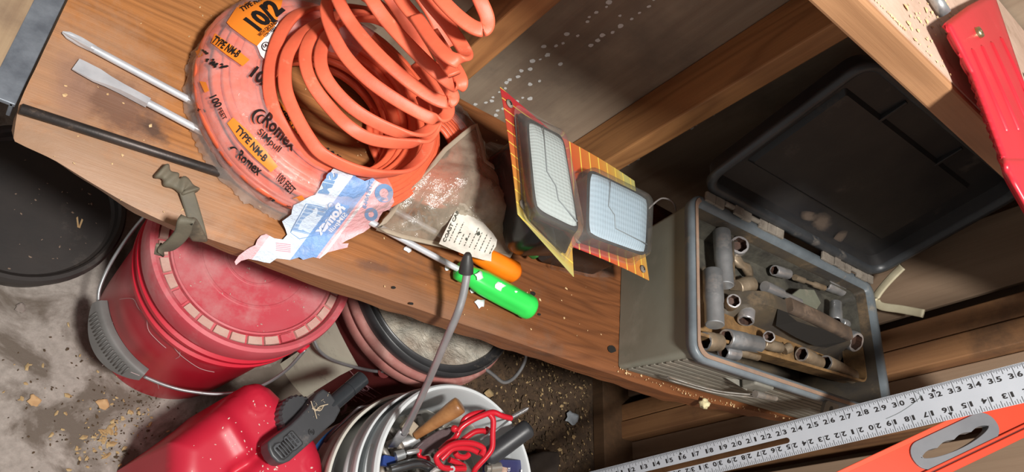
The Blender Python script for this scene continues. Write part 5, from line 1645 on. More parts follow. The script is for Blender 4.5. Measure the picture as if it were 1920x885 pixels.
def lidfilm():
    m, nt, bs = newmat('cloudy_lid')
    co = coord(nt)
    a = ramp(nt, noi(nt, co, 16, 6, 0.65, dist=1.2), [(0.30, (0.22, 0.23, 0.23)), (0.42, (0.50, 0.47, 0.40)), (0.60, (0.62, 0.56, 0.46)), (0.75, (0.42, 0.35, 0.27))])
    k = ramp(nt, noi(nt, co, 7, 5, 0.6, loc=(5, 2, 0)), [(0.52, 0.0), (0.62, 0.75)])
    a = mixc(nt, k, a, (0.30, 0.215, 0.16))
    nt.links.new(a, bs.inputs['Base Color'])
    bs.inputs['Roughness'].default_value = 0.28
    bump(nt, bs, noi(nt, co, 30, 6, 0.7, dist=1.5), 1.0, 0.012)
    return m
mb = MB(); NR, NA_ = 22, 72
for i in range(NR + 1):
    r = .154 * i / NR
    for j in range(NA_):
        a = 2 * math.pi * j / NA_
        x, y = MC[0] + r * math.cos(a), MC[1] + r * math.sin(a)
        z = .314 + .004 * nz(x, y, 2, 26) + .0030 * abs(nz(x, y, 6, 55)) + .004 * sm((r - .12) / .03)
        mb.v.append(Vector((x, y, z)))
for i in range(NR):
    for j in range(NA_):
        mb.f.append((i * NA_ + j, i * NA_ + (j + 1) % NA_, (i + 1) * NA_ + (j + 1) % NA_, (i + 1) * NA_ + j))
mk('cloudy_cover', mb, lidfilm(), mt, smooth=True, label='wrinkled see-through cover over dried tan paint')
mk('bail_wire', MB().tube(spline([cyl(592, 636, MC, .182, .004), cyl(604, 655, MC, .182, .006), cyl(625, 670, MC, .180, .006), cyl(662, 682, MC, .176, .006), cyl(700, 691, MC, .173, .005), cyl(722, 694, MC, .172, .003)], 6), .0030, 10), M_wire, mt, smooth=True)
mk('bail_ear', MB().tube([cyl(722, 694, MC, .168), cyl(722, 694, MC, .172, .005)], .0105, 14), M_mar, mt, smooth=True, auto=40)
pts = [P(908, 690, 'z', .30), P(925, 703, 'z', .29), P(944, 717, 'z', .28), P(962, 710, 'z', .28), P(978, 690, 'z', .285), P(986, 668, 'z', .29), P(982, 650, 'z', .30)]
mk('bail_wire', MB().tube(spline(pts, 7), .0036, 10), M_wire, mt, smooth=True)
# cream label and printed box on its side
def cylsheet(mb, poly, c, r0, dr, step=6):
    V, F, _ = cdt(densify(poly, step), (), step)
    return mb.add([cyl(x, y, c, r0, dr) for x, y in V], F)
M_cream = pm('cream_label', (0.80, 0.77, 0.62), (0.74, 0.70, 0.56), 14, 0.7, 0, 0.15, 0.3, (0.36, 0.32, 0.25), 22)
mb = MB(); cylsheet(mb, [(632, 598), (643, 622), (660, 655), (675, 682), (640, 700), (600, 725), (560, 752), (545, 735), (528, 706), (518, 688), (560, 660), (600, 628)], MC, .168, .006)
mk('cream_label', mb, M_cream, mt, smooth=True, label='cream paper label with grey smears')
M_pinkp = flat('pinkish_print', (0.50, 0.27, 0.30), 0.6)
mb = MB()
def cstrip(pts, w_):
    vs = []
    for i, q in enumerate(pts):
        q = Vector(q); d = (Vector(pts[min(i + 1, len(pts) - 1)]) - Vector(pts[max(i - 1, 0)])).normalized(); n_ = Vector((-d.y, d.x)) * w_
        vs += [cyl(*(q - n_), MC, .168, .007), cyl(*(q + n_), MC, .168, .007)]
    mb.add(vs, [(2 * i, 2 * i + 1, 2 * i + 3, 2 * i + 2) for i in range(len(pts) - 1)])
cstrip([(660, 690), (675, 707), (716, 733), (700, 741), (672, 757), (640, 772)], .6)
for a, b in (((682, 722), (706, 738)), ((679, 724), (702, 741)), ((676, 727), (696, 738)), ((673, 729), (682, 736)), ((664, 734), (672, 740)), ((660, 738), (670, 747)), ((657, 741), (662, 745)), ((673, 739), (686, 747))): cstrip([a, b], .9)
cstrip([(684, 716), (690, 718), (694, 723), (690, 727), (684, 725), (682, 720), (685, 716)], 1.2)
cstrip([(648, 747), (651, 755), (648, 763), (640, 768)], 2.6)
mk('printed_box', mb, M_pinkp, mt)

# ---- two nested white buckets
WC = (0.688, 0.238)
M_wh = pm('white_plastic', (0.66, 0.69, 0.70), (0.60, 0.63, 0.64), 6, 0.35, 0, 0.03, 0.08, (0.45, 0.38, 0.28), 18)
M_whd = pm('stained_white', (0.62, 0.61, 0.56), (0.55, 0.52, 0.45), 16, 0.5, 0, 0.1, 0.22, (0.36, 0.24, 0.14), 30)
OC = (0.668, 0.220)
ob = thing('outer_bucket', 'outermost white bucket with a blue band, holding two more white buckets', 'bucket', (OC[0], OC[1], FZ))
mk('body', MB().lathe([(.0001, FZ + .001), (.150, FZ + .001), (.153, .0), (.1585, .19), (.160, .235), (.1655, .237), (.1655, .244), (.161, .247), (.162, .268), (.1680, .270), (.1700, .278), (.1680, .284), (.1640, .284), (.1620, .278), (.160, .20), (.155, .0), (.152, FZ + .004)], 96, at(OC)), M_whd, ob, smooth=True, auto=35)
mk('blue_band', MB().lathe([(.1545, .02), (.1595, .19)], 96, at(OC)), pm('blue_print', (0.03, 0.15, 0.42), (0.02, 0.10, 0.30), 12, .4, 0, 0, .1, (.2, .3, .45)), ob, smooth=True, thick=.0008, label='blue printed band')
mk('bail_wire', MB().tube(spline([P(609, 828, 'z', .20), P(622, 812, 'z', .215), P(645, 790, 'z', .235), P(668, 769, 'z', .25), P(676, 764, 'z', .255), P(700, 760, 'z', .262), P(735, 752, 'z', .275), P(760, 745, 'z', .285)], 6), .0028, 10), M_wire, ob, smooth=True)
MCc = (0.679, 0.230)
mbk = thing('middle_bucket', 'stained white bucket nested between the outer bucket and the one full of tools', 'bucket', (MCc[0], MCc[1], -.012))
mk('body', MB().lathe([(.0001, -.010), (.141, -.010), (.145, .0), (.1505, .285), (.1575, .287), (.1590, .296), (.1575, .300), (.1530, .302), (.1535, .318), (.1585, .320), (.1605, .327), (.1590, .333), (.1560, .334), (.1540, .328), (.1500, .29), (.1440, .01), (.141, -.004), (.0001, -.004)], 96, at(MCc)), M_wh, mbk, smooth=True, auto=35)
wbk = thing('white_bucket', 'innermost white plastic bucket full of hand tools and red hooks', 'bucket', (WC[0], WC[1], .0))
mk('body', MB().lathe([(.0001, .004), (.132, .004), (.137, .012), (.1425, .285), (.1490, .287), (.1490, .294), (.1435, .297), (.1440, .318), (.1500, .320), (.1500, .327), (.1445, .330), (.1450, .348), (.1515, .349), (.1530, .354), (.1530, .360), (.1500, .364), (.1455, .3635), (.1435, .358), (.1420, .300), (.136, .02), (.130, .010), (.0001, .010)], 96, at(WC)), M_wh, wbk, smooth=True, auto=35)
# things in the white bucket
def q5(x, y): return (x / 5.364 + 680, y / 5.364 + 720)
def Z(x, y, z): return P(*q5(x, y), 'z', z)
M_hwood = wood('tool_handle_wood', (0.42, 0.20, 0.075), (0.22, 0.09, 0.03), 'x', 40, 5, 0.35, 0.3, (.12, .06, .03), dscale=12)
G_T = None
hm = thing('hammer', 'hammer with a varnished wooden handle standing out of the white bucket', 'hammer', Z(540, 520, .30))
a, b = Z(530, 525, .325), Z(985, 205, .392)
d = (b - a)
mk('handle', MB().tube([a, a + d * .2, a + d * .5, a + d * .8, a + d * .93, b - d * .015, b], [.0066, .0080, .0108, .0142, .0148, .0140, .0115], 20), M_hwood, hm, smooth=True, auto=60)
mk('head', MB().tube([Z(350, 610, .300), Z(440, 590, .306), Z(500, 565, .312), Z(560, 530, .318)], [.0115, .0125, .0095, .0115], 18), M_chrome2, hm, smooth=True, auto=45)
mk('claw', MB().tube(spline([Z(360, 610, .300), Z(290, 650, .292), Z(250, 700, .28)], 4), 1.0, 10, prof=(.013, .005), wdir=(0, 0, 1)), M_steel_d, hm, smooth=True)
def tool(name, mbx, mat, label, cat='tool', group='odds and ends in the white bucket', **k):
    return mk(name, mbx, mat, None, label=label, cat=cat, group=group, smooth=True, auto=45, **k)
pg = thing('black_gripped_tool', 'tool with a thick black rubber grip sticking out of the white bucket', 'tool', Z(1290, 740, .34))
a, b = Z(1230, 760, .350), Z(1670, 440, .395); d = b - a
mk('rubber_grip', MB().tube([a, a + d * .1, a + d * .5, a + d * .85, a + d * .95, b, b + d * .035, b + d * .05], [.013, .016, .0165, .016, .0163, .015, .010, .003], 20), pm('black_rubber', (.028, .030, .034), (.04, .042, .046), 14, .42, 0, .1, .1), pg, smooth=True)
mk('steel_edge', MB().tube([Z(1180, 560, .356), Z(1330, 475, .37), Z(1480, 350, .378)], 1.0, 8, prof=(.0035, .0015), wdir=(0, 0, 1)), M_chrome, pg, smooth=True)
mb = MB(); ps = [Z(540, 640, .330), Z(620, 560, .336), Z(760, 470, .345), Z(900, 420, .352), Z(930, 500, .348), Z(840, 590, .340), Z(700, 690, .330), Z(620, 710, .326)]
mb.add(ps + [v - Vector((.002, .002, .014)) for v in ps], [tuple(range(8)), tuple(range(15, 7, -1))] + [(i, (i + 1) % 8, (i + 1) % 8 + 8, i + 8) for i in range(8)])
tool('sharpening_stone', mb, pm('dark_stone', (.075, .05, .055), (.12, .08, .08), 18, .45, 0, .3, .2), 'dark purplish flat bar between hammer handle and red hooks', bevel=.002)
tb2 = MB().box(Z(480, 440, .318), (.030, .020, .016), Matrix.Rotation(-.5, 3, 'Z') @ Matrix.Rotation(.3, 3, 'X'))
tool('wooden_block', tb2, pm('greyish_wood', (.40, .33, .24), (.28, .22, .16), 20, .7), 'small grey-tan block by the foot of the bent wand', bevel=.002)
M_hook = pm('red_dipped', (0.60, 0.015, 0.030), (0.52, 0.012, 0.024), 10, 0.28, 0, 0.02)
def hook(label, paths, extra=None, zz=.38, r=.0047):
    t = thing('red_hook', label, 'hook', Z(*paths[0][0][:2], zz), 'red vinyl-dipped storage hooks in the white bucket')
    for pth in paths:
        mk('coated_rod', MB().tube(spline([Z(x, y, z) for x, y, z in pth], 6), r, 12), M_hook, t, smooth=True, auto=60)
    return t
h1 = hook('red dipped storage hook with its screw thread pointing out over the bucket rim',
     [[(1495, 345, .408), (1400, 320, .408), (1310, 285, .405), (1200, 318, .400), (1080, 375, .392), (1000, 430, .385), (960, 480, .380)],
      [(1270, 300, .402), (1312, 360, .402), (1308, 500, .395), (1302, 640, .388), (1245, 730, .380), (1180, 800, .372), (1130, 860, .365), (1118, 900, .360)]])
a, b = Z(1490, 342, .408), Z(1672, 240, .418)
mb = MB(); d = (b - a)
mb.tube([a, a + d * .06, b - d * .15, b], [.0026, .0024, .0022, .0004], 12)
M_ = axisM(a, b); L = d.length
pts = []
for i in range(150):
    t = i / 149; q = t * 2 * math.pi * 13
    rr = .0031 * (1 - max(0, t - .85) * 5)
    pts.append(M_ @ Vector((rr * math.cos(q), rr * math.sin(q), L * (.08 + .9 * t))))
mb.tube(pts, .0006, 5)
mk('screw_thread', mb, M_chrome, h1, smooth=True, label='bright zinc screw thread')
hook('bent red storage hook arching over the middle of the pile', [[(1225, 285, .390), (1120, 300, .388), (1030, 350, .382), (990, 430, .374), (930, 540, .366), (850, 600, .368), (780, 670, .360)], [(1260, 440, .372), (1240, 480, .371), (1215, 470, .372), (1130, 480, .368), (1050, 530, .362), (1000, 570, .358)]])
mk('rod_tip', MB().lathe([(.0001, -.0062), (.0044, -.0044), (.0062, 0), (.0044, .0044), (.0001, .0062)], 14, Matrix.Translation(Z(922, 450, .386))), M_hook, h1, smooth=True)
hook('red storage hook bent into two parallel bows at the front of the pile', [[(1190, 720, .384), (1215, 650, .386), (1120, 600, .388), (1000, 590, .388), (900, 610, .386), (820, 660, .382), (740, 740, .376), (790, 830, .370), (880, 850, .366), (1030, 850, .364)], [(1165, 690, .376), (1080, 650, .376), (980, 640, .376), (900, 655, .374), (840, 710, .370), (790, 760, .366)]])
hook('small red storage hook with a curled end low in the pile', [[(930, 690, .362), (960, 725, .361), (1030, 735, .361), (1070, 705, .362)], [(870, 760, .352), (950, 790, .352), (1020, 830, .35)]])
hook('little red hook beside the silver pin on the left of the pile', [[(580, 660, .338), (565, 710, .337), (600, 745, .336), (650, 740, .337), (665, 770, .336)]], r=.0034)
tool('steel_pin', MB().tube([Z(440, 692, .342), Z(462, 690, .343), Z(548, 672, .346), Z(562, 670, .346)], [.0030, .0040, .0040, .003], 12), M_chrome, 'short bright steel pin left of the little red hook', 'pin')
tool('steel_pin', MB().tube([Z(690, 900, .352), Z(720, 870, .353), Z(795, 830, .356)], [.004, .0042, .0042], 12), flat('nickel', (.7, .68, .66), .3, .6), 'silver-white pin at the lower edge beside the dark bent pipe', 'pin')
mb = MB(); c = Z(895, 852, .368)
mb.lathe([(.0022, -.003), (.0052, -.003), (.0052, .003), (.0022, .003), (.0022, -.003)], 18, axisM(c, c + Vector((-.3, -.5, .9))))
tool('steel_washer', mb, M_chrome2, 'small steel ring lying at the front of the red bows', 'washer')
tool('bent_pipe', MB().tube(spline([Z(280, 862, .338), Z(380, 835, .342), Z(520, 800, .346), Z(620, 810, .346), Z(690, 870, .340), Z(700, 930, .33)], 6), .0080, 14), pm('dark_chrome', (.20, .21, .22), (.10, .10, .11), 14, .22, .9, .03), 'dark shiny bent pipe in the front left of the white bucket', 'pipe')
tool('pipe_fitting', MB().tube([Z(1240, 850, .352), Z(1270, 850, .353), Z(1275, 848, .353), Z(1380, 838, .356)], [.006, .006, .0095, .0090], 16), flat('bright_nickel', (.62, .58, .52), .3, .8), 'bright nickel fitting in front of the black grip', 'fitting')
tool('jaw_piece', MB().tube(spline([Z(240, 620, .315), Z(330, 590, .320), Z(380, 640, .322), Z(350, 720, .318), Z(400, 740, .316)], 5), .0062, 10), M_steel_d, 'dark steel jaw left of the hammer head', 'tool')
tool('jaw_piece', MB().tube([Z(330, 730, .330), Z(420, 700, .334)], [.0085, .0075], 12), M_chrome2, 'ridged steel piece above the bent pipe', 'tool')
mb = MB(); rbox(mb, Z(250, 780, .318), (.024, .016, .012), .003); tool('blue_cap', mb, pm('deep_blue', (.02, .05, .22), None, 20, .4), 'dark blue plastic piece at the left wall of the white bucket', 'cap')
pk = thing('navy_package', 'navy blue card package with white print at the front right of the white bucket', 'package', Z(1450, 830, .34))
ps = [Z(1245, 790, .346), Z(1270, 755, .347), Z(1640, 765, .352), Z(1668, 795, .352), Z(1680, 960, .345), Z(1250, 960, .34)]
mb = MB().add(ps + [v - Vector((0, 0, .012)) for v in ps], [tuple(range(6)), tuple(range(11, 5, -1))] + [(i, (i + 1) % 6, (i + 1) % 6 + 6, i + 6) for i in range(6)])
mk('card', mb, pm('navy_card', (.025, .03, .11), (.035, .03, .09), 12, .35), pk, bevel=.001)
hp = lambda x, y: .3535
mb = MB(); px_text(mb, 'L', q5(1590, 900), q5(1625, 895), (0, -7), hp, .05); px_text(mb, 'CE', q5(1480, 880), q5(1485, 840), (-4, 0), hp, .02)
mk('white_print', mb, M_white, pk)
mb = MB().box(Z(1420, 870, .3545), (.014, .011, .0012)); mk('picture_patch', mb, pm('rust_patch', (.4, .2, .15), (.6, .5, .4), 60, .5), pk)
random.seed(44)
mb = MB()
for i in range(240):     # dark hidden filling that the tools lie on
    a = random.uniform(0, 6.28); r = .115 * math.sqrt(random.random())
    c = Vector((WC[0] + r * math.cos(a), WC[1] + r * math.sin(a), random.uniform(.262, .298) - .055 * (i % 4)))
    d = Vector((random.uniform(-1, 1), random.uniform(-1, 1), random.uniform(-.3, .3))).normalized() * random.uniform(.015, .03)
    dd = (c + d) - Vector((WC[0], WC[1], c.z + d.z)); 
    if dd.length > .128: d = -d
    mb.tube([c - d * .6, c + d * .6], random.uniform(.004, .009), 8)
mk('jumbled_hardware', mb, M_steel_d, None, smooth=True, kind='stuff', label='jumble of dark hardware filling the white bucket under the hooks', cat='hardware')

# ---- bent wand leaning out of the white bucket
wd_ = thing('bent_wand', 'bent aluminium tube with a black rubber tip leaning from the white bucket over the plank', 'wand', Z(350, 480, .33))
M_alu = pm('dull_aluminium', (0.46, 0.46, 0.47), (0.34, 0.34, 0.35), 18, 0.38, 0.6, 0.06, 0.1, (.3, .26, .22), 18)
pw = [P(877, 506, 'z', .672), P(872, 535, 'z', .660), P(866, 562, 'z', .648), P(856, 592, 'z', .632), P(835, 640, 'z', .590), P(800, 722, 'z', .500), P(770, 786, 'z', .420), P(757, 812, 'z', .385)]
mk('tube', MB().tube(spline(pw, 6), .0052, 16), M_alu, wd_, smooth=True)
mk('flattened_end', MB().tube([P(758, 808, 'z', .388), P(748, 822, 'z', .366), P(736, 836, 'z', .342)], 1.0, 12, prof=(.0085, .0030), wdir=(.9, .2, .2)), M_alu, wd_, smooth=True)
a, b = P(873.5, 512, 'z', .668), P(877.5, 474, 'z', .686)
d = b - a
mk('rubber_tip', MB().tube([a, a + d * .02, a + d * .45, a + d * .9, b], [.0075, .0096, .0085, .0048, .0030], 20), pm('black_tip', (.02, .02, .021), (.035, .033, .03), 20, .5, 0, .1), wd_, smooth=True, auto=60)

# ---- red fuel can
M_can = pm('red_can', (0.56, 0.018, 0.045), (0.49, 0.014, 0.038), 5, 0.42, 0, 0.05, 0.06, (0.55, 0.12, 0.14), 12)
ZC = .268
fc = thing('fuel_can', 'red plastic fuel can with a black spout standing beside the red bucket', 'fuel can', (.42, .22, FZ))
cp = [P(a, b, 'z', ZC - .01) for a, b in ((318, 885), (322, 826), (395, 775), (440, 742), (470, 716), (490, 712), (512, 722), (548, 757), (575, 790), (600, 828), (610, 858), (614, 890), (606, 960), (560, 1010), (430, 1030), (330, 960))]
cpoly = [(p.x, p.y) for p in cp]
va, vb = P(445, 885, 'z', ZC), P(545, 812, 'z', ZC)
r1a, r1b = P(415, 775, 'z', ZC), P(470, 862, 'z', ZC)
def sd2(x, y, a, b):
    d = Vector((b.x - a.x, b.y - a.y)); q = Vector((x - a.x, y - a.y)); t = max(0, min(1, q.dot(d) / d.length_squared))
    return (q - d * t).length, t
ea, eb = P(487, 752, 'z', ZC), P(592, 868, 'z', ZC)
def zcan(x, y, d):
    z = ZC - .036 * (1 - math.sqrt(max(0, 1 - (1 - min(1, d / .034)) ** 2)))
    s, t = sd2(x, y, va, vb)
    z -= .022 * math.exp(-(s / .010) ** 2) * (1 - .6 * t)
    s, t = sd2(x, y, r1a, r1b)
    z += .006 * math.exp(-(s / .012) ** 2)
    for e_ in (ea, eb):
        r = math.hypot(x - e_.x, y - e_.y)
        z += .0014 * math.exp(-((r - .019) / .0016) ** 2) + .0010 * math.exp(-((r - .011) / .0014) ** 2)
    z += .0015 * nz(x, y, 0, 18)
    return z
mb = MB(); pillow(mb, cpoly, zcan, FZ + .001, .0042, .006)
mk('can_body', mb, M_can, fc, smooth=True, auto=60)
hole_c = P(540, 800, 'z', ZC)
spt = fc
M_bp = pm('black_spout', (0.040, 0.042, 0.046), (0.055, 0.057, 0.062), 10, 0.42, 0, 0.06, 0.12, (.16, .14, .13), 14)
ZS = .318
def zs(px, py, z=ZS): return P(px, py, 'z', z)
pc = P(552, 782, 'z', .27)
mb = MB()
nkn = 96
prof_ = [(.027, .255), (.030, .257), (.030, .284), (.027, .289), (.0001, .289)]
for i in range(nkn):
    q = 2 * math.pi * i / nkn; kf = 1 + (.05 if i % 4 < 2 else 0)
    for r, z in prof_: mb.v.append(Vector((pc.x + r * kf * math.cos(q), pc.y + r * kf * math.sin(q), z)))
for i in range(nkn):
    for k in range(4): mb.f.append((i * 5 + k, ((i + 1) % nkn) * 5 + k, ((i + 1) % nkn) * 5 + k + 1, i * 5 + k + 1))
mk('screw_collar', mb, M_bp, spt, smooth=True, auto=25)
outl = [(503, 828), (504, 843), (510, 856), (522, 868), (532, 869), (544, 864), (585, 828), (628, 790), (640, 768), (632, 752), (620, 737), (606, 728), (594, 738), (578, 762), (560, 782), (545, 796), (512, 820)]
mb = MB(); ts = [zs(*q) for q in outl]; bs_ = [v - Vector((0, 0, .030)) for v in ts]; n = len(ts)
mb.add(ts + bs_, [tuple(range(n)), tuple(range(2 * n - 1, n - 1, -1))] + [(i, (i + 1) % n, (i + 1) % n + n, i + n) for i in range(n)])
mk('spout_body', mb, M_bp, spt, bevel=.003, seg=3, smooth=True, auto=30)
a, b = zs(612, 768, ZS - .013), zs(680, 709, ZS - .008); d = b - a
mk('spout_tube', MB().tube([a, a + d * .60, a + d * .605, a + d * .63, a + d * .635, b], [.0128, .0128, .0115, .0115, .0128, .0128], 24), pm('smooth_black', (.035, .04, .045), None, 10, .22), spt, smooth=True, auto=35)
M_bpg = pm('grey_black_button', (0.075, 0.080, 0.088), (0.06, 0.064, 0.07), 12, 0.4, 0, 0.05)
M_groove = flat('button_groove', (0.012, 0.012, 0.013), .6)
def q1(x, y): return (x / 8.85 + 500, y / 8.85 + 780)
mb = MB(); lin = [q1(*q) for q in ((85, 520), (130, 450), (200, 430), (240, 430), (275, 400), (275, 345), (400, 240), (440, 240), (600, 430), (605, 470), (490, 570), (440, 590), (360, 680), (280, 735), (225, 720), (110, 590))]
ts = [zs(*q, ZS + .0006) for q in lin]; mb.add(ts, [tuple(range(len(ts)))]); mk('button_surround', mb, M_groove, spt)
lin = [q1(*q) for q in ((115, 515), (150, 470), (205, 445), (250, 445), (292, 405), (292, 355), (405, 255), (432, 255), (585, 435), (588, 462), (480, 555), (430, 570), (345, 660), (290, 705), (255, 700), (130, 560))]
mb = MB(); ts = [zs(*q, ZS + .0022) for q in lin]; n = len(ts); mb.add(ts + [v - Vector((0, 0, .002)) for v in ts], [tuple(range(n))] + [(i, (i + 1) % n, (i + 1) % n + n, i + n) for i in range(n)]); btn = mk('push_button', mb, M_bpg, spt, bevel=.0005)
for k in range(5):
    a = (160 + k * 36 + (8 if k else 0), 525 - k * 37); b = (a[0] + 140, a[1] + 160)
    p0, p1 = zs(*q1(*a), ZS + .0023), zs(*q1(*b), ZS + .0023)
    mk('button_slot', MB().tube([p0, p1], 1.0, 8, prof=(.0014, .0005), wdir=(p1 - p0).cross(Vector((0, 0, 1)))), M_groove, btn, smooth=True)
mb = MB(); hb = lambda x, y: ZS + .0028
px_text(mb, 'PUSH TO', q1(385, 300), q1(520, 455), (3.4, -3.2), hb, .01); px_text(mb, 'START FLOW', q1(325, 330), q1(490, 520), (3.4, -3.2), hb, .01)
mk('moulded_lettering', mb, M_groove, btn)
mb = MB(); hb2 = lambda x, y: ZS + .0009
px_text(mb, '(e)', q1(690, 285), q1(800, 290), (0, -8), hb2, .03); mk('black_mark', mb, M_groove, spt)
mb = MB(); random.seed(15)
for pl in ([(583, 752), (590, 770), (600, 762), (615, 758)], [(590, 770), (594, 785)], [(585, 765), (600, 770), (607, 760)]):
    mb.tube(spline([zs(a, b, ZS + .003) for a, b in pl], 4), .0007, 5)
for i in range(26):
    p = zs(random.gauss(595, 9), random.gauss(768, 10), ZS + .0012); mb.tube([p, p + Vector((random.uniform(-.004, .004), random.uniform(-.004, .004), .001))], .0003, 4)
mk('dry_twigs', mb, flat('straw', (.55, .45, .32), .9), spt, kind='stuff')
def oncan():
    while True:
        p = P(random.uniform(330, 605), random.uniform(725, 885), 'z', ZC)
        if inside((p.x, p.y), cpoly):
            d = dist_poly((p.x, p.y), cpoly)
            if d > .02: return Vector((p.x, p.y, zcan(p.x, p.y, d) + .0006))
crumbs('can_dust', 60, oncan, pm('pinkish_dust', (.85, .62, .55), None, 30, .9), 'pale flecks of sawdust on the red fuel can', (.0005, .0017), seed=23)

# ---- floor litter
M_litter = pm('pale_litter', (0.56, 0.42, 0.22), (0.40, 0.25, 0.11), 50, 0.9)
M_lit2 = pm('dark_litter', (0.12, 0.075, 0.04), (0.05, 0.035, 0.02), 50, 0.9)
def fl(x0, x1, y0, y1):
    def f():
        return Vector((random.uniform(x0, x1), random.uniform(y0, y1), FZ + random.uniform(.002, .006)))
    return f
def fpx(l):
    def f():
        cx, cy, sx, sy = random.choice(l)
        p = P(random.gauss(cx, sx), random.gauss(cy, sy), 'z', FZ + .003); return p
    return f
crumbs('floor_litter', 900, fl(.86, 1.37, .10, .80), M_litter, 'pale wood chips and grit on the dirt between tub and right wall', (.0010, .0042), seed=51)
crumbs('floor_clods', 160, fl(.90, 1.36, .10, .80), M_lit2, 'dark clods of dirt strewn between maroon tub and right wall', (.004, .011), seed=57)
crumbs('floor_litter', 1800, fl(.84, 1.37, .05, .80), M_lit2, 'dark grit and bark crumbs on the dirt between tub and right wall', (.0012, .0050), seed=52)
crumbs('floor_chips', 150, fpx([(200, 800, 60, 40), (180, 850, 30, 18), (240, 790, 25, 16), (195, 815, 14, 10), (120, 700, 70, 60)]), M_litter, 'sawdust and yellow chips on the concrete beside the fuel can', (.0006, .0044), seed=53)
crumbs('floor_grit', 260, fpx([(120, 740, 90, 80), (260, 760, 40, 20), (230, 830, 50, 30)]), M_lit2, 'dark grit on the concrete left of the red bucket', (.0006, .0022), seed=54)
M_leaf = pm('dry_leaf', (0.62, 0.40, 0.20), (0.48, 0.28, 0.13), 30, 0.8, 0, 0.2)
hfl = lambda x, y: FZ + .004 + .002 * nz(x, y, 0, 90)
frag('dry_leaf', (193, 757), 13, hfl, M_leaf, 'orange-tan dry leaf on the concrete left of the fuel can', 'leaf', 61, n=11)
frag('dry_leaf', (64, 750), 12, hfl, M_leaf, 'tan dry leaf with dark edge at the far left of the concrete', 'leaf', 62, n=11)
frag('dry_leaf', (38, 578), 10, hfl, pm('grey_leaf', (.30, .25, .22), None, 20, .8), 'greyish leaf on the concrete just below the dark tub', 'leaf', 63, n=11)
frag('plastic_scrap', (1073, 782), 14, lambda x, y: FZ + .010, pm('blue_white_scrap', (.45, .50, .55), (.30, .33, .36), 30, .5), 'bluish-white torn scrap lying on the dirt near the right wall', 'scrap', 64, n=12)
frag('wood_chip', (918, 737), 9, lambda x, y: FZ + .009, M_litter, 'large pale wood chip on the dirt right of the white bucket', 'chip', 65, n=8)
frag('wood_chip', (1240, 780), 0.1, lambda x, y: FZ + .009, M_litter, None, None, 66) if False else None
mb = MB(); ps = [P(a, b, 'z', .03) for a, b in ((995, 855), (1020, 846), (1048, 846), (1052, 862), (1042, 905), (990, 905))]
mb.add(ps + [Vector((v.x, v.y, FZ + .002)) for v in ps], [tuple(range(6))] + [(i, (i + 1) % 6, (i + 1) % 6 + 6, i + 6) for i in range(6)])
mk('dark_block', mb, pm('dark_block', (.06, .045, .035), (.04, .03, .025), 20, .8), None, bevel=.004, label='dark wooden block on the dirt right of the white bucket', cat='block')

# ================================================================ aluminium rule
IN = 0.0254
ez = Vector((0.0595, 0.0297, 0.297)).normalized()             # along the rule, rising
P24 = Vector((1.064, 0.325, 0.735))
nr = (CAM - P24); nr = (nr - ez * nr.dot(ez)).normalized()    # face towards the room
e2 = ez.cross(nr); 
if (ROT @ e2).y < 0: e2 = -e2                                 # across, towards the lower edge in the picture
RM = Matrix((ez, e2, nr)).transposed().to_4x4()
RM.translation = P24
def RP(inch, w_, h=0.0): return RM @ Vector(((inch - 24) * IN, w_ - .0125, h))
WR = .0508
rl = thing('aluminium_rule', 'long slotted aluminium rule with black inch numbers standing in front of the toolbox', 'ruler', RP(-6.2, .0254))
M_rule = pm('satin_aluminium', (0.58, 0.61, 0.66), (0.50, 0.53, 0.58), 6, 0.42, 0.35, 0.05, 0.1, (.42, .43, .45), 10)
slot = lambda a, b: [(a, .0225), (b - .0035, .0225), (b - .001, .0245), (b, .0270), (b - .001, .0295), (b - .0035, .0315), (a, .0315)]
x0, x1 = (-6.6 - 24) * IN, (48 - 24) * IN
poly = [(x0, 0), (x1, 0), (x1, WR), (x0, WR)]
s0, s1 = (4 - 24) * IN, (23.35 - 24) * IN
hole1 = [(s0, .0225), (s1 - .004, .0225), (s1 - .001, .0240), (s1, .0268), (s1 - .001, .0296), (s1 - .004, .0312), (s0, .0312)]
mb = MB().plate(poly, .0016, M=RM @ Matrix.Translation((0, -.0125, -.0016)), holes=[hole1])
mk('blade', mb, M_rule, rl)
mb = MB()
def tick(i, l, w_, top=True):
    a, b = (0.0004, l) if top else (WR - .0004, WR - l)
    mb.add([RP(i - w_, a, .0003), RP(i + w_, a, .0003), RP(i + w_, b, .0003), RP(i - w_, b, .0003)], [(0, 1, 2, 3)])
for s in range(8 * 16, 48 * 16 + 1):
    i = s / 16
    l = .0175 if s % 16 == 0 else .0088 if s % 8 == 0 else .0068 if s % 4 == 0 else .0050 if s % 2 == 0 else .0034
    tick(i, l, .013 if s % 8 == 0 else .010, True)
    if s % 2 == 0:
        l = .0175 if s % 16 == 0 else .0088 if s % 8 == 0 else .0068 if s % 4 == 0 else .0050
        tick(i + 0.35, l, .013 if s % 8 == 0 else .010, False)
for i in (16, 32):
    mb.add([RP(i - .12, .0092, .0004), RP(i + .12, .0092, .0004), RP(i, .0045, .0004)], [(0, 1, 2)])
    mb.add([RP(48.35 - i - .12, WR - .0092, .0004), RP(48.35 - i + .12, WR - .0092, .0004), RP(48.35 - i, WR - .0045, .0004)], [(0, 1, 2)])
mk('graduations', mb, INK, rl, kind='stuff')
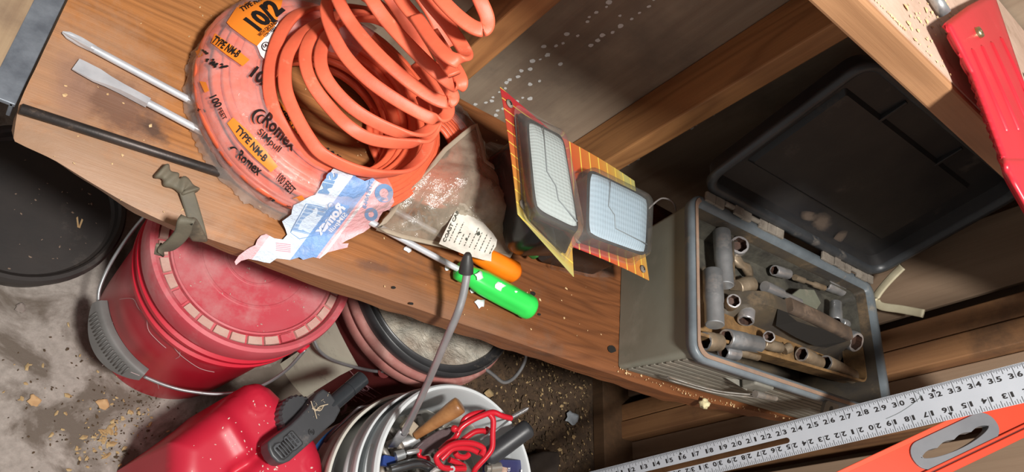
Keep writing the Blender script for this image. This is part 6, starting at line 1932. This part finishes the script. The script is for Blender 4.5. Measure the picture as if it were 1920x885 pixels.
for n in range(8, 49):
    s = str(n)
    mb = MB()
    gw, gap_ = .26, .16
    for k, ch in enumerate(s):
        u0 = n + (-gw - gap_ / 2 if k == 0 else gap_ / 2) if len(s) == 2 else n - gw / 2
        text_mb(mb, ch, lambda u, v, u0=u0: RP(u0 + gw * u, .0172 - .0070 * v, .0004), .028)
    mk('numeral', mb, INK, rl)
    mb = MB(); c = 48.35 - n
    for k, ch in enumerate(s):
        u0 = c + (gw + gap_ / 2 if k == 0 else -gap_ / 2)
        text_mb(mb, ch, lambda u, v, u0=u0: RP(u0 - gw * u, WR - .0172 + .0070 * v, .0004), .028)
    mk('numeral', mb, INK, rl)
mb = MB().tube(spline([RP(29.1, .030, .0006), RP(29.9, .026, .0006), RP(30.7, .019, .0006), RP(31.25, .012, .0006), RP(31.2, .006, .0006), RP(30.9, .001, .0006)], 6), .00035, 4)
mk('pencil_scratch', mb, flat('scratch', (.22, .25, .25), .5), rl)

# ================================================================ red box level
LA_, LB_ = P(1569, 884, 'd', 1.10), P(1900, 729, 'd', 1.14)
el = (LB_ - LA_).normalized()
nv = (CAM - (LA_ + LB_) / 2); nv = (nv - el * nv.dot(el)).normalized()
ew = el.cross(nv)
if (ROT @ ew).y < 0: ew = -ew
LMx = Matrix((el, ew, nv)).transposed().to_4x4(); LMx.translation = LA_
M_lev = pm('orange_red_paint', (0.68, 0.066, 0.026), (0.62, 0.056, 0.022), 6, 0.38, 0, 0.03, 0.05)
M_lev2 = pm('orange_red_edge', (0.74, 0.10, 0.045), None, 6, 0.35, 0, 0.02)
lv = thing('box_level', 'orange-red box level with a grey moulded hand hole leaning behind the rule', 'level', LA_)
HWd = .066
def LPt(a, w_, h): return LMx @ Vector((a, w_, h))
x0, x1 = -1.10, .34
hc = LMx.inverted() @ P(1773, 817, 'd', 1.12)
hx = hc.x; hw_ = .030
mb = MB()
hh = rounded(.142, .040, .0195, 7, hx, hw_)
mb.plate([(x0, .007), (x1, .007), (x1, HWd - .016), (x0, HWd - .016)], .012, M=LMx @ Matrix.Translation((0, 0, -.006)), holes=[hh])
mk('web', mb, M_lev, lv)
for (w0, w1, nm) in ((0, .0075, 'top_flange'), (HWd - .0165, HWd - .0125, 'groove_lip'), (HWd - .0105, HWd, 'bottom_flange')):
    mb = MB().hexa([LPt(x0, w0, -.012), LPt(x1, w0, -.012), LPt(x1, w1, -.012), LPt(x0, w1, -.012)], [LPt(x0, w0, .012), LPt(x1, w0, .012), LPt(x1, w1, .012), LPt(x0, w1, .012)])
    mk(nm, mb, M_lev2 if w0 == 0 else M_lev, lv, bevel=.0012)
mk('groove', MB().hexa([LPt(x0, HWd - .0125, -.009), LPt(x1, HWd - .0125, -.009), LPt(x1, HWd - .0105, -.009), LPt(x0, HWd - .0105, -.009)], [LPt(x0, HWd - .0125, .009), LPt(x1, HWd - .0125, .009), LPt(x1, HWd - .0105, .009), LPt(x0, HWd - .0105, .009)]), flat('groove_dark', (.12, .012, .008), .6), lv)
out_ = rounded(.146, .043, .0205, 7, hx, hw_)
inn = []
for i in range(48):
    t = i / 48
inner = []
N = 40
for i in range(N + 1):
    t = i / N; x = hx - .060 + .120 * t
    inner.append((x, hw_ + .0125 * math.sin(math.pi * t) ** .5 if 0 < t < 1 else hw_))
for i in range(N, -1, -1):
    t = i / N; x = hx - .060 + .120 * t
    sc = .0105 * math.sin(math.pi * t) ** .5 if 0 < t < 1 else 0
    inner.append((x, hw_ - sc * .35 - .0032 * abs(math.sin(math.pi * t * 4)) * (1 if 0 < t < 1 else 0) + .002))
seen = []; 
for q in inner:
    if not seen or math.hypot(q[0] - seen[-1][0], q[1] - seen[-1][1]) > 2e-4: seen.append(q)
if math.hypot(seen[0][0] - seen[-1][0], seen[0][1] - seen[-1][1]) < 3e-4: seen.pop()
mb = MB().plate(out_, .019, M=LMx @ Matrix.Translation((0, 0, -.0095)), holes=[seen])
mk('hand_hole_grip', mb, pm('grey_rubber', (.20, .205, .22), (.16, .165, .18), 12, .38, 0, .05), lv, bevel=.0010, label='grey rubber hand hole with finger scallops')
